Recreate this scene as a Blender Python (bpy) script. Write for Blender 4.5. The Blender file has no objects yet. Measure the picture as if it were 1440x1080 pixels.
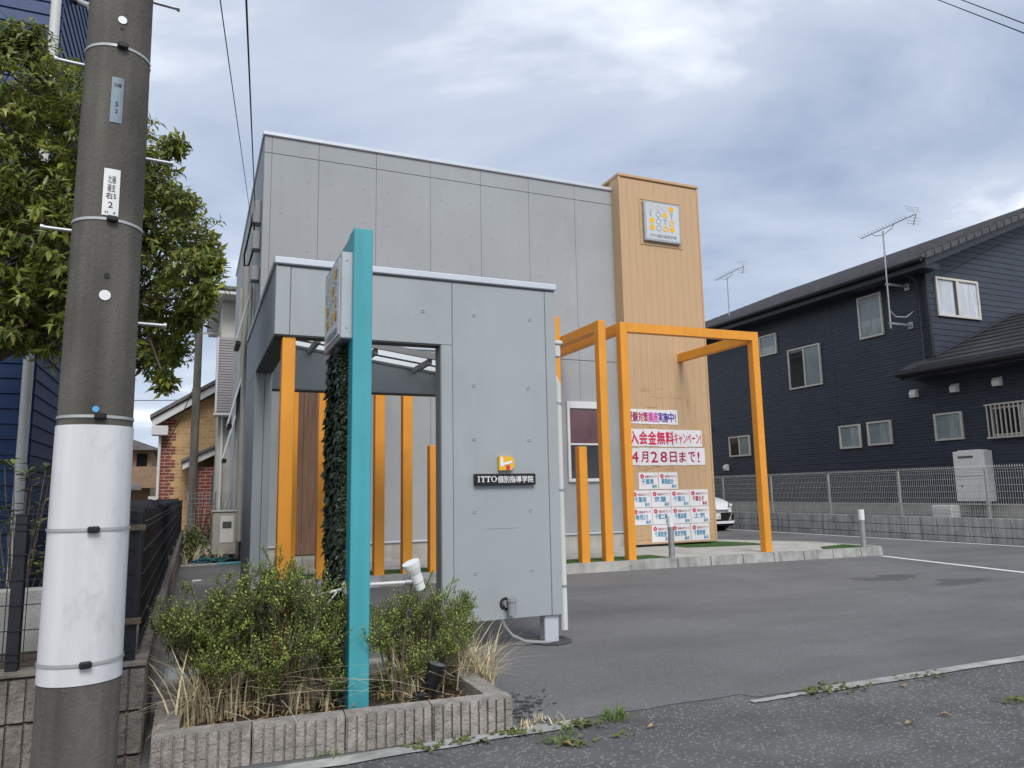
import bpy, bmesh, math, random
from mathutils import Vector, Matrix, noise
R_ = math.radians
rnd = random.Random(7)
S = bpy.context.scene
C = S.collection

# ------------------------------------------------------------------ camera
F_PX = 1042.87
CAMZ = 1.2
def _dir(u, v):
    return Vector((u - 720, -(v - 540), -F_PX)).normalized()
_ax = _dir(3180, 646); _ay = _dir(271, 700); _ay = (_ay - _ax * _ay.dot(_ax)).normalized(); _az = _ax.cross(_ay)
ROT = Matrix((_ax, _ay, _az))
cam = bpy.data.cameras.new('camera'); camo = bpy.data.objects.new('camera', cam); C.objects.link(camo)
cam.sensor_width = 36; cam.lens = F_PX / 1440 * 36; cam.clip_end = 3000; cam.clip_start = 0.05
camo.matrix_world = Matrix.Translation((0, 0, CAMZ)) @ ROT.to_4x4()
S.camera = camo
def ray(u, v): return ROT @ Vector((u - 720, -(v - 540), -F_PX))
def gnd(u, v, z=0.0):
    r = ray(u, v); t = (z - CAMZ) / r.z; return Vector((r.x * t, r.y * t, z))
def onY(u, v, y):
    r = ray(u, v); r = r * (y / r.y); r.z += CAMZ; return r
def onX(u, v, x):
    r = ray(u, v); r = r * (x / r.x); r.z += CAMZ; return r

# ------------------------------------------------------------------ sky and sun (overcast)
SUN_EL, SUN_AZ = R_(48), R_(182)       # azimuth clockwise from +Y (north)
w = bpy.data.worlds.new('World'); S.world = w; w.use_nodes = True
nt = w.node_tree; nt.nodes.clear()
def N(t, **k):
    n = nt.nodes.new(t)
    for a, b in k.items(): setattr(n, a, b)
    return n
out = N('ShaderNodeOutputWorld'); bg = N('ShaderNodeBackground'); bg.inputs[1].default_value = 0.1
sky = N('ShaderNodeTexSky', sky_type='NISHITA', sun_disc=False)
sky.sun_elevation = SUN_EL; sky.sun_rotation = SUN_AZ
tc = N('ShaderNodeTexCoord'); sep = N('ShaderNodeSeparateXYZ'); nt.links.new(tc.outputs['Generated'], sep.inputs[0])
mx = N('ShaderNodeMath', operation='MAXIMUM'); nt.links.new(sep.outputs[2], mx.inputs[0]); mx.inputs[1].default_value = 0.0
ad = N('ShaderNodeMath', operation='ADD'); nt.links.new(mx.outputs[0], ad.inputs[0]); ad.inputs[1].default_value = 0.16
dv = N('ShaderNodeVectorMath', operation='DIVIDE'); cb = N('ShaderNodeCombineXYZ')
nt.links.new(ad.outputs[0], cb.inputs[0]); nt.links.new(ad.outputs[0], cb.inputs[1]); cb.inputs[2].default_value = 1
nt.links.new(tc.outputs['Generated'], dv.inputs[0]); nt.links.new(cb.outputs[0], dv.inputs[1])
mp = N('ShaderNodeMapping'); mp.inputs['Location'].default_value = (3.3, 1.1, 0); mp.inputs['Scale'].default_value = (0.72, 0.85, 0.6); mp.inputs['Rotation'].default_value = (0, 0, 0.5)
nt.links.new(dv.outputs[0], mp.inputs[0])
n1 = N('ShaderNodeTexNoise'); n1.inputs['Scale'].default_value = 1.15; n1.inputs['Detail'].default_value = 7; n1.inputs['Roughness'].default_value = 0.54; n1.inputs['Distortion'].default_value = 0.35
nt.links.new(mp.outputs[0], n1.inputs['Vector'])
rp = N('ShaderNodeValToRGB'); cr = rp.color_ramp
cr.elements[0].position = 0.29; cr.elements[0].color = (0.215, 0.265, 0.37, 1)
cr.elements[1].position = 0.66; cr.elements[1].color = (0.92, 0.93, 0.95, 1)
e = cr.elements.new(0.485); e.color = (0.385, 0.43, 0.51, 1)
nt.links.new(n1.outputs[0], rp.inputs[0])
sc = N('ShaderNodeVectorMath', operation='SCALE'); sc.inputs['Scale'].default_value = 10.0
nt.links.new(rp.outputs[0], sc.inputs[0])
mixs = N('ShaderNodeMix', data_type='RGBA'); mixs.inputs[0].default_value = 0.9
nt.links.new(sky.outputs[0], mixs.inputs[6]); nt.links.new(sc.outputs[0], mixs.inputs[7])
nt.links.new(mixs.outputs[2], bg.inputs[0]); nt.links.new(bg.outputs[0], out.inputs[0])
sl = bpy.data.lights.new('sun', 'SUN'); sl.energy = 1.5; sl.angle = R_(25); sl.color = (1.0, 0.96, 0.9)
so = bpy.data.objects.new('sun', sl); C.objects.link(so)
sd = Vector((math.sin(SUN_AZ) * math.cos(SUN_EL), math.cos(SUN_AZ) * math.cos(SUN_EL), math.sin(SUN_EL)))
so.rotation_euler = sd.to_track_quat('Z', 'Y').to_euler(); so.location = sd * 60
S.view_settings.view_transform = 'Standard'; S.view_settings.look = 'None'
S.view_settings.exposure = 0.75; S.view_settings.gamma = 1
S.render.engine = 'CYCLES'

# ------------------------------------------------------------------ materials
MATS = {}
def mat(name, col, rough=0.7, var=0.12, scale=3.0, bump=0.0, bscale=60.0, metal=0.0, spec=0.4, stretch=(1, 1, 1), island=0.0, col2=None, speck=None, detail=4, streak=0.0, emit=0, trans=0, dirt=None, leafy=0.0):
    m = bpy.data.materials.new(name); m.use_nodes = True; t = m.node_tree; b = t.nodes['Principled BSDF']
    b.inputs['Roughness'].default_value = rough; b.inputs['Metallic'].default_value = metal; b.inputs['Specular IOR Level'].default_value = spec
    if trans: b.inputs['Transmission Weight'].default_value = trans
    geo = t.nodes.new('ShaderNodeNewGeometry'); mpn = t.nodes.new('ShaderNodeMapping'); mpn.inputs['Scale'].default_value = stretch
    t.links.new(geo.outputs['Position'], mpn.inputs[0])
    nz = t.nodes.new('ShaderNodeTexNoise'); nz.inputs['Scale'].default_value = scale; nz.inputs['Detail'].default_value = detail; nz.inputs['Roughness'].default_value = 0.6
    t.links.new(mpn.outputs[0], nz.inputs['Vector'])
    r = t.nodes.new('ShaderNodeValToRGB'); r.color_ramp.elements[0].position = 0.3; r.color_ramp.elements[1].position = 0.7
    c2 = col2 or tuple(min(1, c * (1 + var)) for c in col); c1 = tuple(c * (1 - var) for c in col) if not col2 else col
    r.color_ramp.elements[0].color = (*c1, 1); r.color_ramp.elements[1].color = (*c2, 1)
    t.links.new(nz.outputs[0], r.inputs[0]); cur = r.outputs[0]
    if streak:
        m2 = t.nodes.new('ShaderNodeMapping'); m2.inputs['Scale'].default_value = (9, 9, 0.35); t.links.new(geo.outputs['Position'], m2.inputs[0])
        n2 = t.nodes.new('ShaderNodeTexNoise'); n2.inputs['Scale'].default_value = 1.3; n2.inputs['Detail'].default_value = 5; t.links.new(m2.outputs[0], n2.inputs['Vector'])
        mr = t.nodes.new('ShaderNodeMapRange'); mr.inputs[1].default_value = 0.42; mr.inputs[2].default_value = 0.72; mr.inputs[3].default_value = 1.0; mr.inputs[4].default_value = 1 - streak
        t.links.new(n2.outputs[0], mr.inputs[0])
        s2 = t.nodes.new('ShaderNodeVectorMath'); s2.operation = 'SCALE'; t.links.new(cur, s2.inputs[0]); t.links.new(mr.outputs[0], s2.inputs['Scale']); cur = s2.outputs[0]
    if speck:
        sccol, ssc, th = speck
        v = t.nodes.new('ShaderNodeTexVoronoi'); v.inputs['Scale'].default_value = ssc; t.links.new(geo.outputs['Position'], v.inputs['Vector'])
        sx = t.nodes.new('ShaderNodeSeparateColor'); t.links.new(v.outputs['Color'], sx.inputs[0])
        gt = t.nodes.new('ShaderNodeMath'); gt.operation = 'GREATER_THAN'; gt.inputs[1].default_value = th; t.links.new(sx.outputs[0], gt.inputs[0])
        lt = t.nodes.new('ShaderNodeMath'); lt.operation = 'LESS_THAN'; lt.inputs[1].default_value = 0.42; t.links.new(v.outputs['Distance'], lt.inputs[0])
        mm = t.nodes.new('ShaderNodeMath'); mm.operation = 'MULTIPLY'; t.links.new(gt.outputs[0], mm.inputs[0]); t.links.new(lt.outputs[0], mm.inputs[1])
        mxx = t.nodes.new('ShaderNodeMix'); mxx.data_type = 'RGBA'; t.links.new(mm.outputs[0], mxx.inputs[0]); t.links.new(cur, mxx.inputs[6]); mxx.inputs[7].default_value = (*sccol, 1); cur = mxx.outputs[2]
    if dirt:
        dcol, dsc, lo, hi, amt, dst = dirt
        m4 = t.nodes.new('ShaderNodeMapping'); m4.inputs['Scale'].default_value = dst; t.links.new(geo.outputs['Position'], m4.inputs[0])
        n4 = t.nodes.new('ShaderNodeTexNoise'); n4.inputs['Scale'].default_value = dsc; n4.inputs['Detail'].default_value = 8; n4.inputs['Roughness'].default_value = 0.65; n4.inputs['Distortion'].default_value = 0.3; t.links.new(m4.outputs[0], n4.inputs['Vector'])
        r4 = t.nodes.new('ShaderNodeMapRange'); r4.inputs[1].default_value = lo; r4.inputs[2].default_value = hi; r4.inputs[3].default_value = 0; r4.inputs[4].default_value = amt; t.links.new(n4.outputs[0], r4.inputs[0])
        x4 = t.nodes.new('ShaderNodeMix'); x4.data_type = 'RGBA'; t.links.new(r4.outputs[0], x4.inputs[0]); t.links.new(cur, x4.inputs[6]); x4.inputs[7].default_value = (*dcol, 1); cur = x4.outputs[2]
    if island:
        hs = t.nodes.new('ShaderNodeHueSaturation'); a = t.nodes.new('ShaderNodeMapRange'); a.inputs[3].default_value = 1 - island; a.inputs[4].default_value = 1 + island
        t.links.new(geo.outputs['Random Per Island'], a.inputs[0]); t.links.new(a.outputs[0], hs.inputs['Value'])
        a2 = t.nodes.new('ShaderNodeMapRange'); a2.inputs[3].default_value = 0.5 + island * 0.05; a2.inputs[4].default_value = 0.5 - island * 0.05
        t.links.new(geo.outputs['Random Per Island'], a2.inputs[0]); t.links.new(a2.outputs[0], hs.inputs['Hue'])
        t.links.new(cur, hs.inputs['Color']); cur = hs.outputs[0]
    t.links.new(cur, b.inputs['Base Color'])
    if bump:
        n3 = t.nodes.new('ShaderNodeTexNoise'); n3.inputs['Scale'].default_value = bscale; n3.inputs['Detail'].default_value = 6; n3.inputs['Roughness'].default_value = 0.65
        t.links.new(mpn.outputs[0], n3.inputs['Vector'])
        bp = t.nodes.new('ShaderNodeBump'); bp.inputs['Strength'].default_value = min(1, bump); bp.inputs['Distance'].default_value = 0.02
        t.links.new(n3.outputs[0], bp.inputs['Height']); t.links.new(bp.outputs[0], b.inputs['Normal'])
    if emit: b.inputs['Emission Strength'].default_value = emit; t.links.new(cur, b.inputs['Emission Color'])
    if leafy:
        tr = t.nodes.new('ShaderNodeBsdfTranslucent'); t.links.new(cur, tr.inputs[0]); ms_ = t.nodes.new('ShaderNodeMixShader'); ms_.inputs[0].default_value = leafy
        t.links.new(b.outputs[0], ms_.inputs[1]); t.links.new(tr.outputs[0], ms_.inputs[2]); t.links.new(ms_.outputs[0], t.nodes['Material Output'].inputs[0])
    MATS[name] = m; return m
def M(n): return MATS[n]

mat('lot_asphalt', (0.172, 0.172, 0.174), 0.85, 0.14, 0.8, 0.7, 130, speck=((0.31, 0.31, 0.305), 120, 0.82), detail=9, dirt=((0.095, 0.095, 0.098), 0.5, 0.46, 0.72, 0.7, (0.5, 1.7, 1)))
mat('road_asphalt', (0.145, 0.145, 0.146), 0.88, 0.25, 1.9, 1.0, 80, speck=((0.33, 0.325, 0.31), 62, 0.70), detail=9, dirt=((0.075, 0.075, 0.077), 1.2, 0.5, 0.75, 0.7, (1, 2, 1)))
mat('soil_ground', (0.13, 0.12, 0.1), 0.95, 0.3, 2.0, 0.6, 40)
mat('patch_asphalt', (0.085, 0.085, 0.087), 0.95, 0.4, 14, 1.0, 60)
mat('stain', (0.122, 0.122, 0.124), 0.85, 0.25, 3, 0.5, 130, speck=((0.2, 0.2, 0.2), 120, 0.85))
mat('concrete', (0.46, 0.45, 0.415), 0.88, 0.18, 2.2, 0.3, 90, streak=0.2, dirt=((0.27, 0.26, 0.23), 1.5, 0.5, 0.75, 0.6, (1, 1, 1)))
mat('kerb_concrete', (0.40, 0.40, 0.38), 0.9, 0.25, 4, 0.4, 80, streak=0.35, dirt=((0.2, 0.2, 0.18), 3, 0.5, 0.75, 0.6, (1, 1, 1)))
mat('block_concrete', (0.42, 0.425, 0.42), 0.92, 0.22, 3.0, 0.4, 70, streak=0.4)
mat('split_block', (0.235, 0.21, 0.185), 0.95, 0.32, 9, 1.0, 45)
mat('planter_block', (0.415, 0.38, 0.345), 0.95, 0.26, 14, 1.0, 70, streak=0.25, dirt=((0.19, 0.165, 0.145), 5, 0.52, 0.78, 0.5, (1, 1, 1)))
mat('planter_top', (0.40, 0.37, 0.33), 0.93, 0.2, 9, 0.5, 90)
mat('dark_soil', (0.07, 0.05, 0.035), 1.0, 0.5, 25, 1.0, 30)
mat('pole_concrete', (0.135, 0.126, 0.108), 0.88, 0.3, 3.2, 0.5, 110, stretch=(1, 1, 0.5), streak=0.4, detail=7, dirt=((0.055, 0.053, 0.05), 4, 0.52, 0.72, 0.6, (1, 1, .35)))
mat('white_sleeve', (0.68, 0.68, 0.69), 0.5, 0.07, 2.5, 0.2, 7, stretch=(1, 1, .4), streak=0.16, dirt=((0.32, 0.32, 0.32), 7, 0.56, 0.78, 0.6, (1, 1, .6)))
mat('galv', (0.42, 0.44, 0.45), 0.45, 0.15, 12, metal=0.7)
mat('strap', (0.45, 0.46, 0.45), 0.45, 0.12, 10, metal=0.3)
mat('black', (0.012, 0.012, 0.013), 0.5, 0.2, 10)
mat('black_rubber', (0.02, 0.02, 0.02), 0.8, 0.2, 10)
mat('white_paint', (0.78, 0.78, 0.77), 0.5, 0.05, 6)
mat('line_paint', (0.70, 0.70, 0.68), 0.75, 0.12, 14, 0.2, 120)
mat('plate_blue', (0.17, 0.22, 0.27), 0.4, 0.12, 12, metal=0.2)
mat('sticker_blue', (0.12, 0.38, 0.68), 0.4, 0.05, 6)
mat('wall_panel', (0.365, 0.385, 0.40), 0.8, 0.04, 1.1, 0.06, 40, streak=0.025, dirt=((0.29, 0.30, 0.31), 0.8, 0.5, 0.78, 0.45, (1, 1, .5)))
mat('porch_panel', (0.36, 0.39, 0.405), 0.48, 0.04, 1.6, 0.05, 40, streak=0.03, spec=0.5, dirt=((0.28, 0.295, 0.30), 1.5, 0.5, 0.78, 0.45, (1, 1, .5)))
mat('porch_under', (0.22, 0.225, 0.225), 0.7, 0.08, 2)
mat('cap_metal', (0.60, 0.63, 0.69), 0.38, 0.05, 3, metal=0.2)
mat('joint_mid', (0.17, 0.175, 0.18), 0.9, 0.1, 5)
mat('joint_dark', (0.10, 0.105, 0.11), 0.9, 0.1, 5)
mat('orange', (0.82, 0.335, 0.035), 0.5, 0.06, 3, 0.03, 20, streak=0.08, dirt=((0.42, 0.17, 0.03), 4, 0.56, 0.8, 0.45, (1, 1, .4)))
mat('teal', (0.065, 0.36, 0.415), 0.36, 0.07, 2.2, 0.02, 20, spec=0.5, streak=0.12, dirt=((0.04, 0.2, 0.24), 3, 0.55, 0.8, 0.5, (1, 1, .5)))
mat('tan_board', (0.545, 0.37, 0.215), 0.65, 0.035, 3, 0.04, 60, stretch=(6, 6, 0.6))
mat('walnut', (0.22, 0.13, 0.085), 0.5, 0.3, 6, 0.05, 30, stretch=(9, 9, 0.35))
mat('aluminium', (0.74, 0.75, 0.76), 0.4, 0.05, 6, metal=0.1)
mat('champagne', (0.62, 0.59, 0.53), 0.42, 0.06, 6, metal=0.15)
mat('glass_dark', (0.015, 0.018, 0.02), 0.04, 0.2, 2, spec=0.8)
mat('glass_curtain', (0.30, 0.34, 0.34), 0.12, 0.3, 6, stretch=(1, 5, 0.4), spec=0.7)
mat('glass_frost', (0.22, 0.27, 0.28), 0.2, 0.12, 3, spec=0.6)
mat('blind_reflection_red', (0.12, 0.045, 0.055), 0.1, 0.4, 2, spec=0.7)
mat('curtain', (0.52, 0.55, 0.60), 0.5, 0.25, 7, stretch=(5, 5, 0.3), spec=0.7)
mp_ = mat('polycarbonate', (0.85, 0.86, 0.85), 0.35, 0.04, 5)
_t = mp_.node_tree; _tr = _t.nodes.new('ShaderNodeBsdfTranslucent'); _tr.inputs[0].default_value = (0.9, 0.92, 0.92, 1); _mx = _t.nodes.new('ShaderNodeMixShader'); _mx.inputs[0].default_value = 0.85
_t.links.new(_t.nodes['Principled BSDF'].outputs[0], _mx.inputs[1]); _t.links.new(_tr.outputs[0], _mx.inputs[2]); _t.links.new(_mx.outputs[0], _t.nodes['Material Output'].inputs[0])
mat('navy_siding', (0.036, 0.044, 0.062), 0.5, 0.2, 3, 0.15, 30, stretch=(1, 1, 5), dirt=((0.06, 0.068, 0.085), 0.7, 0.5, 0.8, 0.5, (1, 1, 1)))
mat('verge_tile', (0.075, 0.075, 0.08), 0.55, 0.2, 5)
mat('navy_trim', (0.022, 0.025, 0.032), 0.45, 0.1, 5)
mat('lower_slate', (0.045, 0.045, 0.05), 0.5, 0.2, 4, 0.3, 25)
mat('roof_slate', (0.14, 0.135, 0.142), 0.6, 0.25, 4, 0.3, 25)
mat('blue_siding', (0.011, 0.042, 0.14), 0.5, 0.14, 4, 0.25, 26)
mat('pvc_white', (0.66, 0.66, 0.63), 0.4, 0.06, 4, streak=0.1)
mat('pvc_grey', (0.30, 0.315, 0.325), 0.45, 0.08, 5)
mat('fence_black', (0.016, 0.018, 0.023), 0.45, 0.2, 8)
mat('fence_sheet', (0.018, 0.020, 0.025), 0.7, 0.3, 3)
mat('fence_grey', (0.50, 0.50, 0.48), 0.5, 0.1, 8, metal=0.2)
mat('leaf_tree', (0.21, 0.25, 0.042), 0.36, 0.4, 1.6, island=0.55, spec=0.5, leafy=0.38)
mat('leaf_bush', (0.27, 0.36, 0.075), 0.55, 0.36, 5, island=0.5, leafy=0.32)
mat('leaf_ivy', (0.014, 0.026, 0.012), 0.45, 0.3, 8, island=0.5)
mat('leaf_weed', (0.16, 0.25, 0.05), 0.6, 0.3, 9, island=0.35, leafy=0.25)
mat('leaf_shrub', (0.11, 0.15, 0.035), 0.45, 0.3, 6, island=0.4)
mat('leaf_orange', (0.55, 0.16, 0.02), 0.5, 0.3, 9, island=0.3)
mat('bark', (0.12, 0.095, 0.07), 0.9, 0.3, 12, 0.6, 40)
mat('straw', (0.60, 0.52, 0.34), 0.75, 0.2, 9, island=0.35)
mat('turf', (0.05, 0.125, 0.02), 0.9, 0.35, 14, 1.0, 120)
mat('moss', (0.14, 0.17, 0.05), 0.95, 0.4, 20, 1.0, 60)
mat('fallen', (0.34, 0.23, 0.11), 0.7, 0.3, 12, island=0.3)
mat('paper', (0.80, 0.79, 0.81), 0.6, 0.04, 4)
mat('ink_red', (0.62, 0.03, 0.10), 0.6, 0.05, 5)
mat('ink_crimson', (0.42, 0.015, 0.08), 0.6, 0.05, 5)
mat('ink_maroon', (0.30, 0.02, 0.10), 0.6, 0.05, 5)
mat('ink_pink', (0.60, 0.10, 0.42), 0.6, 0.05, 5)
mat('ink_indigo', (0.08, 0.035, 0.32), 0.6, 0.05, 5)
mat('ink_blue', (0.07, 0.27, 0.45), 0.6, 0.05, 5)
mat('ink_black', (0.03, 0.02, 0.025), 0.6, 0.05, 5)
mat('sign_face', (0.58, 0.61, 0.64), 0.25, 0.04, 3)
mat('sign_frame', (0.42, 0.45, 0.48), 0.4, 0.06, 5, metal=0.3)
mat('yellow', (0.85, 0.48, 0.03), 0.4, 0.04, 5)
mat('pale_ring', (0.60, 0.57, 0.50), 0.4, 0.04, 5)
mat('grey_print', (0.30, 0.33, 0.36), 0.5, 0.04, 5)
mat('white_letter', (0.85, 0.85, 0.85), 0.4, 0.02, 5)
mat('car_white', (0.78, 0.79, 0.81), 0.22, 0.02, 3, spec=0.6)
mat('lamp_glass', (0.16, 0.18, 0.2), 0.08, 0.3, 20, spec=0.9)
mat('tyre', (0.02, 0.02, 0.021), 0.85, 0.2, 20)
mat('appliance', (0.80, 0.79, 0.76), 0.45, 0.05, 4, streak=0.06)
mat('appliance_beige', (0.46, 0.45, 0.40), 0.5, 0.08, 4)
mat('cream_wall', (0.50, 0.49, 0.44), 0.8, 0.08, 3, 0.2, 40, streak=0.1)
mat('lap_grey', (0.27, 0.255, 0.26), 0.6, 0.1, 4)
mat('brown_wall', (0.28, 0.19, 0.13), 0.85, 0.15, 4, 0.3, 30)
mat('fascia_white', (0.62, 0.62, 0.63), 0.5, 0.05, 4)
mat('plastic_bag', (0.75, 0.75, 0.76), 0.4, 0.05, 6)
mat('hose_blue', (0.03, 0.13, 0.16), 0.5, 0.2, 9)
mat('mat_blue', (0.12, 0.28, 0.36), 0.6, 0.2, 9)
mat('tape_mark', (0.36, 0.235, 0.125), 0.7, 0.2, 30)
mat('drain_lid', (0.36, 0.42, 0.38), 0.7, 0.2, 20, 0.3, 40)
def brick_mat(name, c1, c2, mortar):
    m = bpy.data.materials.new(name); m.use_nodes = True; t = m.node_tree; b = t.nodes['Principled BSDF']; b.inputs['Roughness'].default_value = 0.9
    geo = t.nodes.new('ShaderNodeNewGeometry'); sp = t.nodes.new('ShaderNodeSeparateXYZ'); cm = t.nodes.new('ShaderNodeCombineXYZ'); t.links.new(geo.outputs['Position'], sp.inputs[0])
    ad_ = t.nodes.new('ShaderNodeMath'); t.links.new(sp.outputs[0], ad_.inputs[0]); t.links.new(sp.outputs[1], ad_.inputs[1])
    t.links.new(ad_.outputs[0], cm.inputs[0]); t.links.new(sp.outputs[2], cm.inputs[1])
    bt = t.nodes.new('ShaderNodeTexBrick'); bt.inputs['Scale'].default_value = 1; bt.inputs['Brick Width'].default_value = 0.34; bt.inputs['Row Height'].default_value = 0.115; bt.inputs['Mortar Size'].default_value = 0.012
    bt.inputs['Color1'].default_value = (*c1, 1); bt.inputs['Color2'].default_value = (*c2, 1); bt.inputs['Mortar'].default_value = (*mortar, 1)
    t.links.new(cm.outputs[0], bt.inputs['Vector']); t.links.new(bt.outputs['Color'], b.inputs['Base Color']); MATS[name] = m
brick_mat('brick_yellow', (0.58, 0.37, 0.16), (0.46, 0.27, 0.11), (0.50, 0.42, 0.30))
brick_mat('brick_red', (0.27, 0.065, 0.045), (0.20, 0.05, 0.04), (0.42, 0.33, 0.28))

# ------------------------------------------------------------------ mesh helpers
class MB:
    def __init__(s): s.v = []; s.f = []
    def add(s, vs, fs):
        o = len(s.v); s.v += [tuple(v) for v in vs]; s.f += [tuple(i + o for i in f) for f in fs]; return s
    def box(s, x0, y0, z0, x1, y1, z1, ch=0.0):
        if x0 > x1: x0, x1 = x1, x0
        if y0 > y1: y0, y1 = y1, y0
        if z0 > z1: z0, z1 = z1, z0
        c = min(ch, (x1 - x0) * .45, (y1 - y0) * .45, (z1 - z0) * .45)
        if c <= 0:
            vs = [(x0, y0, z0), (x1, y0, z0), (x1, y1, z0), (x0, y1, z0), (x0, y0, z1), (x1, y0, z1), (x1, y1, z1), (x0, y1, z1)]
            return s.add(vs, [(0, 3, 2, 1), (4, 5, 6, 7), (0, 1, 5, 4), (1, 2, 6, 5), (2, 3, 7, 6), (3, 0, 4, 7)])
        bm = bmesh.new(); bmesh.ops.create_cube(bm, size=1)
        for v in bm.verts: v.co = ((x0 + x1) / 2 + v.co.x * (x1 - x0), (y0 + y1) / 2 + v.co.y * (y1 - y0), (z0 + z1) / 2 + v.co.z * (z1 - z0))
        bmesh.ops.bevel(bm, geom=bm.edges[:], offset=c, segments=1, affect='EDGES')
        bm.verts.index_update(); s.add([v.co[:] for v in bm.verts], [[v.index for v in f.verts] for f in bm.faces]); bm.free(); return s
    def poly_prism(s, pts, d):          # planar polygon pts extruded by vector d
        n = len(pts); d = Vector(d); a = [Vector(p) for p in pts]; b = [p + d for p in a]
        return s.add(a + b, [tuple(range(n))[::-1], tuple(range(n, 2 * n))] + [(i, (i + 1) % n, n + (i + 1) % n, n + i) for i in range(n)])
    def tube(s, pts, r, n=8, cap=True):
        pts = [Vector(p) for p in pts]; rs = r if isinstance(r, (list, tuple)) else [r] * len(pts); rings = []
        for i, p in enumerate(pts):
            d = (pts[min(i + 1, len(pts) - 1)] - pts[max(i - 1, 0)]).normalized()
            a = d.orthogonal() if i == 0 else (pa - d * pa.dot(d)); a = a.normalized(); pa = a; b = d.cross(a)
            rings.append([p + (a * math.cos(2 * math.pi * k / n) + b * math.sin(2 * math.pi * k / n)) * rs[i] for k in range(n)])
        vs = [v for rg in rings for v in rg]; fs = []
        for i in range(len(pts) - 1):
            for k in range(n): fs.append((i * n + k, i * n + (k + 1) % n, (i + 1) * n + (k + 1) % n, (i + 1) * n + k))
        s.add(vs, fs)
        if cap: s.add(rings[0], [tuple(range(n))[::-1]]); s.add(rings[-1], [tuple(range(n))])
        return s
    def disc(s, c, nrm, r, n=20):
        nrm = Vector(nrm).normalized(); a = nrm.orthogonal().normalized(); b = nrm.cross(a); c = Vector(c)
        return s.add([c + (a * math.cos(2 * math.pi * k / n) + b * math.sin(2 * math.pi * k / n)) * r for k in range(n)], [tuple(range(n))])
    def ring(s, c, nrm, r0, r1, n=20, h=0.0):
        nrm = Vector(nrm).normalized(); a = nrm.orthogonal().normalized(); b = nrm.cross(a); c = Vector(c)
        vs = []
        for k in range(n):
            d = a * math.cos(2 * math.pi * k / n) + b * math.sin(2 * math.pi * k / n)
            vs += [c + d * r0, c + d * (r0 + r1) / 2 + nrm * h, c + d * r1]
        fs = []
        for k in range(n):
            p, q = 3 * k, 3 * ((k + 1) % n); fs += [(p + 1, q + 1, q, p), (p + 2, q + 2, q + 1, p + 1)]
        return s.add(vs, fs)
    def quadv(s, a, b, c, d): return s.add([a, b, c, d], [(0, 1, 2, 3)])
    def leaf(s, p, d, nrm, L, W, fold=0.15):
        d = d.normalized(); side = d.cross(nrm)
        if side.length < 1e-4: side = d.orthogonal()
        side.normalize(); up = side.cross(d)
        m = p + d * L * .5
        return s.add([p, m + side * W * .5 + up * W * fold, p + d * L - up * L * .08, m - side * W * .5 + up * W * fold, m], [(0, 4, 1), (4, 2, 1), (0, 3, 4), (3, 2, 4)])
    def build(s, name, m, parent=None, smooth=False, local=False, kind=None, label=None):
        off = Vector((0, 0, 0))
        if parent is not None and not local:
            r = parent
            while r.parent: r = r.parent
            off = r.location
        me = bpy.data.meshes.new(name); me.from_pydata([(v[0] - off.x, v[1] - off.y, v[2] - off.z) for v in s.v], [], s.f); me.update()
        if smooth: me.polygons.foreach_set('use_smooth', [True] * len(me.polygons))
        if m: me.materials.append(M(m) if isinstance(m, str) else m)
        o = bpy.data.objects.new(name, me); C.objects.link(o)
        if parent is not None: o.parent = parent
        if kind: o['kind'] = kind
        if label: o['label'] = label
        return o
def tag(o, label, cat, group=None, kind=None):
    o['label'] = label; o['category'] = cat
    if group: o['group'] = group
    if kind: o['kind'] = kind
    return o
def thing(name, label, cat, loc=(0, 0, 0), rz=0, group=None):
    o = bpy.data.objects.new(name, None); C.objects.link(o); o.location = loc; o.rotation_euler = (0, 0, rz); o.empty_display_size = 0.1
    return tag(o, label, cat, group)
def struct(o): o['kind'] = 'structure'; return o
def share(src, name, loc, parent=None, rz=0):
    o = src.copy(); o.name = name; C.objects.link(o); o.parent = parent; o.location = loc; o.rotation_euler = (0, 0, rz); return o
def textmesh(body, m, parent, x, z, wdt, hgt, plane, face='-Y', bold=0.0, name='lettering', align=None):
    """flat lettering fitted into a wdt x hgt box whose lower left corner is (x, z) on the given plane"""
    c = bpy.data.curves.new('t', 'FONT'); c.body = body; c.resolution_u = 2; c.size = 1
    o = bpy.data.objects.new('t', c); C.objects.link(o)
    me = bpy.data.meshes.new_from_object(o.evaluated_get(bpy.context.evaluated_depsgraph_get()))
    bpy.data.objects.remove(o); bpy.data.curves.remove(c)
    xs = [v.co.x for v in me.vertices]; ys = [v.co.y for v in me.vertices]
    if not xs: return None
    x0, x1, y0, y1 = min(xs), max(xs), min(ys), max(ys); sx = wdt / (x1 - x0); sy = hgt / (y1 - y0)
    b = MB()
    vs = []
    for v in me.vertices:
        u, q = (v.co.x - x0) * sx, (v.co.y - y0) * sy
        vs.append((x + u, plane, z + q) if face == '-Y' else (plane, x - u, z + q))
    fs = [list(p.vertices) for p in me.polygons]; bpy.data.meshes.remove(me)
    e_ = bold * hgt * .8
    for i, (du, dq) in enumerate([(0, 0)] if bold <= 0 else [(-e_, 0), (e_, 0), (0, e_), (0, -e_)]):
        dp_ = .0002 * i
        b.add([(v[0] + du, v[1] - dp_, v[2] + dq) if face == '-Y' else (v[0] - dp_, v[1] + du, v[2] + dq) for v in vs], fs)
    return b.build(name, m, parent)

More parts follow.
